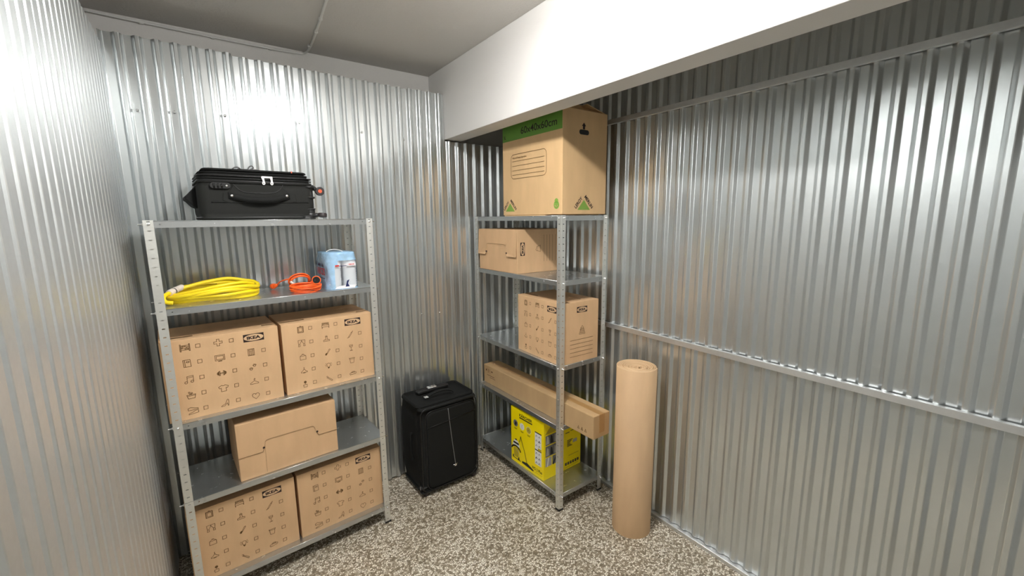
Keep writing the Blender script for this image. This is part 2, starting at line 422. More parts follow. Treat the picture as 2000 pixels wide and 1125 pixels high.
# ------------------------------------------------------------ steel racks
def perforated(bm, width, z0, z1, phase, pts, slot=(.011, .0045)):
    """one flange as a strip with slots; pts(a, z) -> point, a = 0..width"""
    cols = [0, width / 2 - slot[0] / 2, width / 2 + slot[0] / 2, width]
    zs = [z0]; holes = []
    k = math.ceil((z0 + .006 - phase) / .0393)
    while phase + k * .0393 < z1 - .006:
        c = phase + k * .0393; zs += [c - slot[1] / 2, c + slot[1] / 2]; k += 1
    zs.append(z1)
    grid = [[bm.verts.new(pts(a, z)) for a in cols] for z in zs]
    for i in range(len(zs) - 1):
        for j in range(3):
            if j == 1 and i % 2 == 1: continue
            bm.faces.new((grid[i][j], grid[i][j + 1], grid[i + 1][j + 1], grid[i + 1][j]))
def make_rack(name, label, loc, rotz, W, DP, zs, top):
    root = empty(name, label, 'shelving rack', loc, rotz)
    fw = .0355
    for ix in (0, 1):
        for iy in (0, 1):
            sx = 1 if ix == 0 else -1; sy = 1 if iy == 0 else -1; X = W * ix; Y = DP * iy
            bm = B(); join = zs[2] - .018
            for (a0, a1, off) in ((.004, join + .012, .0016), (join, top, 0.0)):
                XX = X + sx * off; YY = Y + sy * off
                perforated(bm, fw - off, a0, a1, .067, lambda a, z: (XX + sx * a, YY, z))
                perforated(bm, fw - off, a0, a1, .067, lambda a, z: (XX, YY + sy * a, z))
            bmesh.ops.remove_doubles(bm, verts=bm.verts[:], dist=.0001)
            post = obj('post', bm, M_POST, root, solid=.0014); post.modifiers[0].offset = 0
            bm = B(); e = .002
            x0, x1 = sorted((X - sx * e, X + sx * (fw + .001))); y0, y1 = sorted((Y - sy * e, Y + sy * .006)); box(bm, x0, y0, 0, x1, y1, .011)
            x0, x1 = sorted((X - sx * e, X + sx * .006)); y0, y1 = sorted((Y - sy * e, Y + sy * (fw + .001))); box(bm, x0, y0, 0, x1, y1, .0112)
            obj('foot_cap', bm, M_BLACK, post)
    for z in zs:
        bm = B(); i = .0022; L = .0304
        box(bm, i, i, z - .0012, W - i, DP - i, z)
        for (p, q) in (((i, i), (W - i, i)), ((W - i, i), (W - i, DP - i)), ((W - i, DP - i), (i, DP - i)), ((i, DP - i), (i, i))):
            d = Vector((q[0] - p[0], q[1] - p[1])); ln = d.length; d.normalize(); n = Vector((-d.y, d.x))
            cols = [0, .052, .0565, ln - .0565, ln - .052, ln]; rows = [z - L, z - .0175, z - .013, z - .001]
            gr = [[bm.verts.new((p[0] + d.x * c, p[1] + d.y * c, r)) for c in cols] for r in rows]
            for a in range(3):
                for b_ in range(5):
                    if a == 1 and b_ in (1, 3): continue
                    bm.faces.new((gr[a][b_], gr[a][b_ + 1], gr[a + 1][b_ + 1], gr[a + 1][b_]))
            # return fold under the lip
            v = [bm.verts.new(t) for t in ((p[0], p[1], z - L), (q[0], q[1], z - L), (q[0] + n.x * .012, q[1] + n.y * .012, z - L), (p[0] + n.x * .012, p[1] + n.y * .012, z - L))]
            bm.faces.new(v)
        for (p, q) in (((i, i), (W - i, i)), ((W - i, i), (W - i, DP - i)), ((W - i, DP - i), (i, DP - i)), ((i, DP - i), (i, i))): cyl(bm, (p[0], p[1], z - .0012), (q[0], q[1], z - .0012), .0017, n=8)
        obj('shelf', bm, M_SHELF, root)
        for ix in (0, 1):
            for iy in (0, 1):
                sx = 1 if ix == 0 else -1; sy = 1 if iy == 0 else -1; X = W * ix; Y = DP * iy
                zz = z - .015
                b1 = obj('bolt', bolt_bm(), M_BOLT, root) if bolt_mesh[0] is None else bpy.data.objects.new('bolt', bolt_mesh[0])
                if bolt_mesh[0] is None: bolt_mesh[0] = b1.data
                else: COL.objects.link(b1); b1.parent = root
                b1.location = (X, Y + sy * .0178, zz); b1.rotation_euler = (0, math.radians(-90 if ix == 0 else 90), 0)
                if z in (zs[0], zs[2], zs[4]):
                    b2 = bpy.data.objects.new('bolt', bolt_mesh[0]); COL.objects.link(b2); b2.parent = root
                    b2.location = (X + sx * .0178, Y, zz); b2.rotation_euler = (math.radians(90 if iy == 0 else -90), 0, 0); b2.scale = (1, 1, .45)
    return root
bolt_mesh = [None]
def bolt_bm():
    bm = B(); lathe(bm, [(.0062, 0), (.0062, .003), (.0045, .0045), (.0032, .005), (.0032, .017), (.0022, .0185)], 10); return bm
AL = .05322; LX, LY_ = -2.39407, -.47273; LW, LD = .9986, .3811
LZS = [1.9183, 1.5288, .9836, .5924, .1216]
left_rack = make_rack('shelving_rack', 'galvanised steel shelving rack against the back wall beside the left wall', (LX, LY_, 0), AL, LW, LD, LZS, 1.9205)
RX, RY = -.47276, -.03439; RWD, RDP = .9715, .40; RR_ = -math.pi / 2 - .00527
RZS = [1.9257, 1.5332, .9936, .5925, .1177]
right_rack = make_rack('shelving_rack', 'galvanised steel shelving rack in the corner beneath the white beam', (RX, RY, 0), RR_, RWD, RDP, RZS, 1.9275)
cL, sL = math.cos(AL), math.sin(AL)
def Lp(x, y, z): return (LX + cL * x - sL * y, LY_ + sL * x + cL * y, z)
cR, sR = math.cos(RR_), math.sin(RR_)
def Rp(x, y, z): return (RX + cR * x - sR * y, RY + sR * x + cR * y, z)

# ------------------------------------------------------------ icons of the moving boxes (unit about 1)
def ic(pr, name, cx, cy, s=.017, w=.0021):
    T = lambda pts: [(cx + x * s, cy + y * s) for x, y in pts]
    Ln = lambda pts, c=False, ww=w: pr.line(T(pts), ww, 0, 0, c)
    Fl = lambda pts: pr.poly(T(pts))
    if name == 'abacus':
        Ln([(-1.1, 1), (-1.1, -1), (-.9, -1), (-.9, 1)], True); Ln([(1.1, 1), (1.1, -1), (.9, -1), (.9, 1)], True)
        for y in (.65, .25, -.2, -.65): Ln([(-.9, y), (.9, y)])
        for x, y in ((-.5, .45), (0, .45), (-.6, 0), (.4, 0), (.1, -.42), (.6, -.42)): Ln([(x - .15, y), (x + .15, y)], ww=w * 1.3)
    elif name == 'plus': Ln([(-.3, 1), (.3, 1), (.3, .3), (1, .3), (1, -.3), (.3, -.3), (.3, -1), (-.3, -1), (-.3, -.3), (-1, -.3), (-1, .3), (-.3, .3)], True)
    elif name == 'book': Ln([(-.85, 1), (.75, 1), (.85, -1), (-.75, -1)], True); Ln([(-.5, 1), (-.42, -1)]); Ln(rrect(-.1, .2, .5, .55, .12), True)
    elif name == 'tv': Ln([(-1.15, .8), (1.15, .8), (1.15, -.75), (-1.15, -.75)], True); Ln([(-.85, .52), (.85, .52), (.85, -.45), (-.85, -.45)], True); Ln([(-.4, -1), (.4, -1)], ww=w * 1.6)
    elif name == 'calc':
        Ln([(-.8, 1), (.8, 1), (.8, -1), (-.8, -1)], True); Ln([(-.55, .78), (.55, .78), (.55, .42), (-.55, .42)], True)
        for y in (.12, -.2, -.5, -.8):
            for x in (-.45, 0, .45): Ln([(x - .1, y), (x + .1, y)], ww=w * 1.3)
    elif name == 'music': Ln([(-.45, -.75), (-.45, .9), (.95, 1), (.95, -.6)]); Ln([(-.45, .5), (.95, .6)]); Ln(arc(-.75, -.8, .32, 0, 360, 10), True); Ln(arc(.65, -.65, .32, 0, 360, 10), True)
    elif name == 'dumb':
        Ln([(-.35, .12), (.35, .12), (.35, -.12), (-.35, -.12)], True)
        for s_ in (-1, 1):
            Ln([(s_ * .4, .65), (s_ * .62, .65), (s_ * .62, -.65), (s_ * .4, -.65)], True); Ln([(s_ * .7, .5), (s_ * .7, -.5)], ww=w * 1.5); Ln([(s_ * .9, .35), (s_ * .9, -.35)], ww=w * 1.5); Ln([(s_ * 1.0, .3), (s_ * 1.15, 0), (s_ * 1.0, -.3)])
    elif name == 'paws':
        for ox, oy in ((-.45, -.5), (.5, .45)):
            Ln(arc(ox, oy - .12, .32, 0, 360, 10, .26), True)
            for dx, dy in ((-.4, .1), (-.17, .35), (.15, .36), (.4, .14)): Fl(arc(ox + dx, oy + dy, .12, 0, 360, 8))
    elif name == 'basin': Ln([(-1, .1), (1, .1), (.75, -1), (-.75, -1)], True); Ln([(-.8, -.2), (.8, -.2)]); Ln(arc(-.4, .75, .2, 0, 360, 8), True); Ln(arc(.15, .5, .16, 0, 360, 8), True); Ln([(-.5, .1), (-.2, .4), (.1, .1)])
    elif name == 'shirt': Ln([(-.4, .9), (-1.2, .45), (-.95, -.05), (-.6, .1), (-.6, -1), (.6, -1), (.6, .1), (.95, -.05), (1.2, .45), (.4, .9), (.15, .7), (-.15, .7)], True)
    elif name == 'hanger': Ln([(-.1, .55), (.1, .95), (.28, .75), (.1, .5), (.05, .2), (1.1, -.5), (1, -.75), (-1, -.75), (-1.1, -.5), (-.05, .2)])
    elif name == 'shoes': Ln([(-1.15, .75), (-1.15, .2), (.3, .15), (1.15, .2), (1.1, .5), (.3, .65), (-.5, 1)], True); Ln([(1.15, -.15), (1.15, -.75), (-.3, -.95), (-1.1, -1), (-1, -.7), (-.2, -.5), (.5, -.1)], True)
    elif name == 'heel': Ln([(-1.05, -.9), (-.9, -.65), (0, -.2), (.4, .75), (.6, 1), (.8, .85), (.85, .3), (.75, -.9), (.6, -.9), (.5, -.1), (.1, -.4), (-.2, -.85)], True)
    elif name == 'heart': Ln([(0, -.95), (-.85, -.1), (-.95, .45), (-.6, .85), (-.15, .75), (0, .45), (.15, .75), (.6, .85), (.95, .45), (.85, -.1)], True)
    elif name == 'frame': Ln([(-.8, .8), (.8, .8), (.8, -1), (-.8, -1)], True, w * 1.7); Ln([(-.5, .5), (.5, .5), (.5, -.7), (-.5, -.7)], True); Ln([(-.3, .8), (0, 1.15), (.3, .8)])
    elif name == 'bed': Ln([(-1, .1), (-1, .9), (1, .9), (1, .1)]); Ln([(-1.1, .15), (1.1, .15), (1.1, -.45), (-1.1, -.45)], True); Ln([(-.9, .4), (0, .6), (.9, .4)]); Ln([(-.9, .65), (.9, .65)]); Ln([(-1.05, -.5), (-1.05, -.85)], ww=w * 1.5); Ln([(1.05, -.5), (1.05, -.85)], ww=w * 1.5)
    elif name == 'curt': Ln([(-1, 1), (1, 1), (1, .5), (.9, -.3), (1, -1), (.5, -1), (.55, -.2), (.1, .5), (0, .9), (-.1, .5), (-.55, -.2), (-.5, -1), (-1, -1), (-.9, -.3), (-1, .5)], True); Ln([(-.9, -.35), (-.55, -.3)]); Ln([(.9, -.35), (.55, -.3)])
    elif name == 'stamp': Ln([(-.95, -.35), (.95, -.35), (.95, -.8), (-.95, -.8)], True); Ln([(-.6, -.3), (-.2, .05), (-.3, .9), (0, 1.05), (.3, .9), (.25, .05), (.6, -.3)]); Ln([(-.1, .7), (.15, .7)], ww=w * 1.6)
    elif name == 'pin': Ln([(-.6, -.7), (-.35, -.85), (.65, .55), (.4, .75)], True); Ln([(-.5, -.8), (-.95, -1.05)], ww=w * 1.5); Ln([(.55, .68), (.9, 1.1)], ww=w * 1.5)
    elif name == 'bag': Ln([(-.85, .35), (.85, .35), (.85, -.85), (-.85, -.85)], True); Ln([(-.75, .4), (-.2, .85), (.2, .85), (.75, .4)]); Ln([(-.15, .9), (.15, .9)], ww=w * 1.8)
    elif name == 'brush': Fl([(-.75, -.95), (-.35, -1.0), (-.1, -.55), (-.2, -.2), (-.5, -.2), (-.8, -.55)]); Ln([(-.2, -.25), (.5, .9), (.8, 1), (.85, .8), (-.05, -.45)], True)
    elif name == 'glass': Ln([(-.55, 1), (.55, 1), (.5, .45), (0, .05), (-.5, .45)], True); Ln([(0, .05), (0, -.85)]); Ln([(-.4, -.95), (.4, -.95)], ww=w * 1.5); Ln([(-.5, .55), (.5, .6)])
    elif name == 'lamp': Ln([(0, 1.1), (0, .45)], ww=w * 1.3); Ln([(-.15, .4), (.15, .4), (.4, 0), (.95, -.35), (.9, -.6), (-.9, -.6), (-.95, -.35), (-.4, 0)], True); Ln([(-.3, -.75), (.3, -.75)], ww=w * 1.2)
    elif name == 'bulb':
        Ln(arc(0, .25, .55, -50, 230, 12) + [(-.28, -.55), (.28, -.55)], True); Ln([(-.22, -.72), (.22, -.72)], ww=w * 1.6); Fl(arc(0, -.9, .18, 0, 360, 8))
        for a in (150, 180, 210, 30, 0, -30):
            c, s_ = math.cos(math.radians(a)), math.sin(math.radians(a)); Ln([(c * .8, .25 + s_ * .8), (c * 1.05, .25 + s_ * 1.05)])
    elif name == 'bucket': Ln([(-.8, .9), (.8, .9), (.55, -.85), (-.55, -.85)], True); Ln([(-.95, .9), (-.75, .55), (.75, .55), (.95, .9)])
    elif name == 'plant': Ln([(-.5, -.1), (.5, -.1), (.5, -.95), (-.5, -.95)], True); Ln([(0, -.1), (0, .4)]); Fl(arc(0, .72, .42, 0, 360, 10)); Ln([(-.7, -.4), (-.5, -.3)])
    elif name == 'wrench': Ln([(-.95, .95), (-.6, .95), (-.5, .6), (-.75, .45), (-.95, .55)]); Ln([(-.5, .6), (.9, -.6), (.7, -.9), (-.7, .4)], True)
    elif name == 'car': Ln([(-1.1, -.2), (-.95, .15), (-.55, .25), (-.25, .6), (.45, .62), (.75, .3), (1.1, .25), (1.1, -.1), (.8, -.35), (.6, -.15), (.35, -.35), (-.35, -.5), (-.6, -.35), (-.85, -.55)], True); Ln([(-.45, .25), (.55, .32)], ww=w * 1.6)
    elif name == 'tick': Ln([(-.55, .6), (.6, .6), (.55, -.55), (-.6, -.55)], True)
ICONS_A = [['abacus', 'plus', None], ['book', 'tv', 'calc'], ['music', 'dumb', 'paws'], ['basin', 'shirt', 'hanger'], ['shoes', 'heel', 'heart']]
ICONS_B = [['frame', 'bed', None], ['curt', 'stamp', 'pin'], ['bag', 'brush', 'glass'], ['lamp', 'bulb', 'bucket'], ['plant', 'wrench', 'car']]
def ikea_logo(pr, cx, cy, wd, ht, rot=0):
    c, s = math.cos(rot), math.sin(rot)
    T = lambda pts: [(cx + x * c - y * s, cy + x * s + y * c) for x, y in pts]
    pr.poly(T([(-wd / 2, -ht / 2), (wd / 2, -ht / 2), (wd / 2, ht / 2), (-wd / 2, ht / 2)]), 0, 0)
    pr.poly(T(arc(0, 0, wd * .475, 0, 360, 32, ht * .43)[:-1]), 1, 1)
    x, y = T([(-wd * .33, -ht * .21)])[0]
    pr.text('IKEA', x, y, wd * .66, ht * .42, 0, 2, rot, bold=.045)
def open_body(W_, D_, H_):
    bm = B(); v = [bm.verts.new(p) for p in ((0, 0, 0), (W_, 0, 0), (W_, D_, 0), (0, D_, 0), (0, 0, H_), (W_, 0, H_), (W_, D_, H_), (0, D_, H_))]
    for f in ((0, 3, 2, 1), (0, 1, 5, 4), (1, 2, 6, 5), (2, 3, 7, 6), (3, 0, 4, 7)): bm.faces.new([v[i] for i in f])
    return bm
def moving_box(label, loc, rotz, variant, wd=.482, dp=.315, ht=.388, side=False, slits=True, group=None):
    root = empty('moving_box', label, 'box', loc, rotz, group)
    obj('box_body', open_body(wd, dp, ht), M_CARD, root, solid=.004, bevel=.004)
    # top flaps: slit panel at the front, raised flap at the back
    bm = B()
    cols = [.002, .13, .30, .42, wd - .002]; rows = [.002, .07, .078, .2, .208, dp - .002]
    gr = [[bm.verts.new((x, y, ht - .003 + (.004 if j > 1 else 0))) for x in cols] for j, y in enumerate(rows)]
    for j in range(5):
        for i in range(4):
            if (j == 1 and i == 0) or (j == 1 and i == 3) or (j == 3 and i == 2): continue
            bm.faces.new((gr[j][i], gr[j][i + 1], gr[j + 1][i + 1], gr[j + 1][i]))
    obj('top_flap', bm, M_CARD, root, solid=.003)
    pr = Print((0, 0, 0), (1, 0, 0), (0, 0, 1)); rows_ = ICONS_A if variant == 'A' else ICONS_B
    for r, z in zip(rows_, (.350, .2735, .195, .118, .040)):
        for nm, x, tx in zip(r, (.0925, .221, .353), (.1415, .2755, .4085)):
            if nm: ic(pr, nm, x, z); ic(pr, 'tick', tx, z, .0145)
    pr.done('icon_print', [M_INK], root)
    pr = Print((0, 0, 0), (1, 0, 0), (0, 0, 1)); ikea_logo(pr, .371, .348, .091, .0385); pr.done('logo', [M_DARKINK, M_LOGO_PALE], root)
    if side:
        pr = Print((wd, 0, 0), (0, 1, 0), (0, 0, 1))
        for i in range(5): pr.line([(.075, .150 - i * .027), (.272, .150 - i * .027)], .0022)
        pr.line([(.150, .183), (.202, .183), (.186, .222), (.166, .222)], .0022, closed=True); pr.line([(.162, .222), (.176, .238), (.190, .222)], .002)
        for z in (.193, .203, .213): pr.line([(.158, z), (.193, z)], .003)
        pr.done('side_print', [M_INK], root)
        pr = Print((wd, 0, 0), (0, 1, 0), (0, 0, 1)); ikea_logo(pr, .173, .344, .088, .037); pr.done('logo', [M_DARKINK, M_LOGO_PALE], root)
    return root
def handle_box(label, loc, rotz, wd, dp, ht, zl, zh, xa, xb, lift=0.0, side=False):
    """box lying on its long side, the tucked handle flap shown on its front"""
    root = empty('moving_box', label, 'box', loc, rotz)
    bm = B(); box(bm, 0, 0, 0, wd, dp, ht); obj('box_body', bm, M_CARD, root, bevel=.004)
    # overlapping front flap with the handle cut out
    r = .028; t = .0025
    out = [(.001, ht - .002), (.001, zl)] + [(xa - .008, zl), (xa, zl + .02)] + [(xa + .006, zh - .018)] + arc(xa + .006 + r, zh - r * .35, r, 180, 90, 4, r * .35) + [(xb - .03, zh)] + arc(xb - .03, zh - .02, .022, 90, 0, 4, .02) + [(xb, zl + .02), (xb + .008, zl), (wd - .001, zl), (wd - .001, ht - .002)]
    bm = B(); n = len(out)
    def yy(x, z): return -t - lift * max(0, (ht - z) / (ht - zl)) * (1 if (x < xa or x > xb) else .2)
    F = [bm.verts.new((x, yy(x, z), z)) for x, z in out]; K = [bm.verts.new((x, -.0002 if lift == 0 else yy(x, z) + t, z)) for x, z in out]
    bm.faces.new(F)
    for i in range(n): bm.faces.new((F[i], F[(i + 1) % n], K[(i + 1) % n], K[i]))
    bmesh.ops.recalc_face_normals(bm, faces=bm.faces[:])
    bmesh.ops.triangulate(bm, faces=[f for f in bm.faces if len(f.verts) > 4])
    obj('front_flap', bm, M_CARD, root)
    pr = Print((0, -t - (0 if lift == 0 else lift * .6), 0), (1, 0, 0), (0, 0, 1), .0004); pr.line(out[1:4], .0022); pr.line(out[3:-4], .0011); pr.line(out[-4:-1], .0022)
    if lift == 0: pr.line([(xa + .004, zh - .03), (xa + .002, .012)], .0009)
    pr.done('cut_edge_shade', [M_CUT_SHADE], root)  # flap gap's shadow painted as a dark line along the cut edge
    # finger notches at the flap corners
    for x in (xa - .002, xb + .002):
        bm = B(); cyl(bm, (x, -t - .0012 - lift * .5, zl + .022), (x, .001, zl + .022), .0055, n=10); obj('notch', bm, M_DARKINK, root)
    if side:
        pr = Print((wd, 0, 0), (0, 1, 0), (0, 0, 1)); ikea_logo(pr, .046, .169, .091, .0385, math.pi / 2); pr.done('logo', [M_DARKINK, M_LOGO_PALE], root)
        pr = Print((wd, 0, 0), (0, 1, 0), (0, 0, 1))
        for i in range(5): pr.line([(.237 + i * .027, .075), (.237 + i * .027, .262)], .0022)
        pr.line([(.205, .145), (.205, .19), (.175, .182), (.175, .153)], .0022, closed=True); pr.line([(.175, .150), (.162, .160), (.168, .17), (.175, .186)], .002)
        pr.done('side_print', [M_INK], root)
    return root
FR = .042
moving_box('brown icon-printed moving box on the left rack middle shelf, beside the left wall', Lp(-.009, FR, LZS[2]), AL, 'A', group=None)
moving_box('brown icon-printed moving box on the left rack middle shelf, right one under the water pack', Lp(.489, FR, LZS[2]), AL, 'B')
moving_box('brown icon-printed moving box on the lowest left rack shelf, left one of the pair', Lp(-.004, FR, LZS[4]), AL, 'B')
moving_box('brown icon-printed moving box on the lowest left rack shelf, right one next to the suitcase', Lp(.492, FR, LZS[4]), AL, 'A')
handle_box('plain brown box with a cut handle flap, alone on the second shelf from the floor', Lp(.234, .02, LZS[3]), AL, .486, .355, .308, .129, .191, .118, .378)
handle_box('brown box with handle flap and sideways logo, under the tall green-banded box', Rp(.045, .005, RZS[1]), RR_, .484, .385, .303, .116, .198, .105, .362, lift=.010, side=True)
moving_box('brown icon-printed moving box on the middle shelf of the corner rack', (-.443, -.533, RZS[2]), RR_ - .035, 'B', .462, .318, .395, side=True)

# ------------------------------------------------------------ large carton on the corner rack
def big_carton():
    wd, dp, ht = .598, .372, .603
    root = empty('storage_carton', 'tall pale carton with a green size band, on the corner rack under the beam', 'box', Rp(.373, .006, RZS[0] + .007), RR_)
    obj('box_body', open_body(wd, dp, ht), M_CARD2, root, solid=.005, bevel=.005)
    # flaps: bottom flap peeping out, top flaps tented open
    bm = B(); box(bm, .02, -.004, -.0065, .45, .15, -.0015); v = bm.verts
    obj('bottom_flap', bm, M_CARD2, root)
    bm = B(); box(bm, .05, .05, -.007, wd - .03, dp - .03, -.0005); obj('bottom_flap', bm, M_CARD2, root)
    def flap(pts, th=.004):
        bm = B(); f = bm.faces.new([bm.verts.new(p) for p in pts]); return obj('top_flap', bm, M_CARD2, root, solid=th)
    flap([(wd - .003, .01, ht - .001), (wd - .003, dp - .01, ht - .001), (wd - .05, dp - .05, ht + .035), (wd - .11, dp - .17, ht + .062), (wd - .10, .02, ht + .02)])
    flap([(.01, dp - .003, ht - .001), (wd - .01, dp - .003, ht - .001), (wd - .03, dp - .15, ht + .045), (.03, dp - .15, ht + .02)])
    flap([(.003, .01, ht - .001), (.003, dp - .01, ht - .001), (.13, dp - .02, ht + .004), (.13, .02, ht + .004)])
    flap([(.01, .003, ht - .001), (wd - .01, .003, ht - .001), (wd - .03, .15, ht + .006), (.03, .15, ht + .006)])
    # long face
    pr = Print((0, 0, 0), (1, 0, 0), (0, 0, 1))
    pr.poly([(.002, .484), (wd - .003, .484), (wd - .003, ht - .003), (.002, ht - .003)], 0, 0)
    pr.done('green_band', [M_GREEN2], root)
    pr = Print((0, 0, 0), (1, 0, 0), (0, 0, 1), .0012)
    pr.text('60x40x60cm', .205, .511, .345, .043, 0, 0, bold=.01); pr.text('XL', .016, .502, .022, .022, 0, 0, bold=.03)
    pr.line(rrect(.096, .238, .457, .393, .03), .003, 1, closed=True)
    for z in (.349, .319, .290, .262): pr.line([(.112, z), (.437, z)], .0026, 1)
    pr.text('Nom/Descripción:', .114, .362, .15, .014, 1, 0, bold=.03)
    pr.done('printed_label', [M_DARKINK, M_INK], root)
    def triangle(pr, ax, ay, hw, hh, lh):
        pr.poly([(ax - hw, ay - hh), (ax + hw, ay - hh), (ax, ay)], 1)
        L = math.hypot(hw, hh); a = math.atan2(hh, hw); off = .008
        # left word climbs toward the tip, right word runs down from it
        x = ax - hw - math.sin(a) * off - .008 * math.cos(a); y = ay - hh + math.cos(a) * off
        pr.text('LEROY', x, y, L * 1.02, lh, 0, 0, a, bold=.03)
        x = ax + math.sin(a) * off + .0 ; y = ay + math.cos(a) * off + .004
        pr.text('MERLIN', x - .004, y + .006, L * 1.16, lh, 0, 0, -a, bold=.03)
    pr = Print((0, 0, 0), (1, 0, 0), (0, 0, 1)); triangle(pr, .080, .079, .052, .054, .018)
    pr.done('printed_logo', [M_DARKINK, M_GREEN], root)
    pr = Print((0, 0, 0), (1, 0, 0), (0, 0, 1)); pr.poly(arc(.548, .056, .024, 0, 360, 20)[:-1] , 0); pr.poly(arc(.548, .078, .017, 0, 180, 10), 0); pr.line([(.533, .072), (.563, .072)], .006, 1, 1); pr.line(arc(.548, .058, .012, 200, 340, 8), .004, 2, 1)
    pr.done('emblem', [M_GREEN, M_GREEN2, M_LOGO_PALE], root)
    pr = Print((wd, 0, 0), (0, 1, 0), (0, 0, 1)); triangle(pr, .178, .086, .054, .060, .022)
    pr.done('printed_logo', [M_DARKINK, M_GREEN], root)
    pr = Print((wd, 0, 0), (0, 1, 0), (0, 0, 1)); pr.poly([(.152, .513), (.186, .513), (.169, .533)]); pr.poly([(.160, .494), (.178, .494), (.178, .514), (.160, .514)])
    pr.done('arrow_print', [M_DARKINK], root)
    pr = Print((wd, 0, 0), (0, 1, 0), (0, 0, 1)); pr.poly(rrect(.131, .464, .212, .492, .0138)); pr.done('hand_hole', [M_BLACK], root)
big_carton()

# ------------------------------------------------------------ long parcel
def parcel():
    root = empty('long_parcel', 'long narrow brown parcel sticking out past the corner rack post', 'box', (-.424, -.038, RZS[3]), RR_ + .003)
    ln, dp, ht = 1.207, .141, .148
    bm = B(); box(bm, 0, 0, 0, ln, dp, ht); obj('box_body', bm, M_CARD3, root, bevel=.004)
    bm = B(); box(bm, -.0008, .052, ht, ln + .0008, .094, ht + .0007); box(bm, ln, .050, .03, ln + .0009, .096, ht + .0006)
    obj('packing_tape', bm, M_TAPE, root)
    bm = B(); rnd = random.Random(3)
    for x, y in ((.07, .056), (.19, .052), (.22, .07), (.30, .05), (.40, .05), (.62, .09)):
        a = [bm.verts.new((x + rnd.uniform(-.012, .012), y + rnd.uniform(-.012, .012), ht + .001 + rnd.uniform(0, .007))) for _ in range(4)]
        try: bm.faces.new(a)
        except ValueError: pass
    obj('torn_paper', bm, M_ROLLE, root, solid=.0008)
    pr = Print((0, 0, 0), (1, 0, 0), (0, 0, 1))
    pr.poly([(.03, .098), (.048, .105), (.042, .118), (.028, .112)]); pr.poly([(.068, .090), (.074, .090), (.074, .122), (.066, .122)]); pr.line([(.055, .085), (.055, .125)], .002); pr.line([(.09, .085), (.09, .125)], .002); pr.poly([(.104, .103), (.128, .103), (.128, .113), (.104, .113)])
    pr.line([(.05, .070), (.15, .070)], .005); pr.line([(.085, .055), (.16, .055)], .004)
    for i, x in enumerate((1.075, 1.105, 1.135)):
        pr.line([(x, .028), (x + .016, .028), (x + .008, .046)], .0028, closed=True); pr.line([(x + .004, .034), (x + .012, .034)], .002)
    pr.done('printed_marks', [M_INK], root)
parcel()

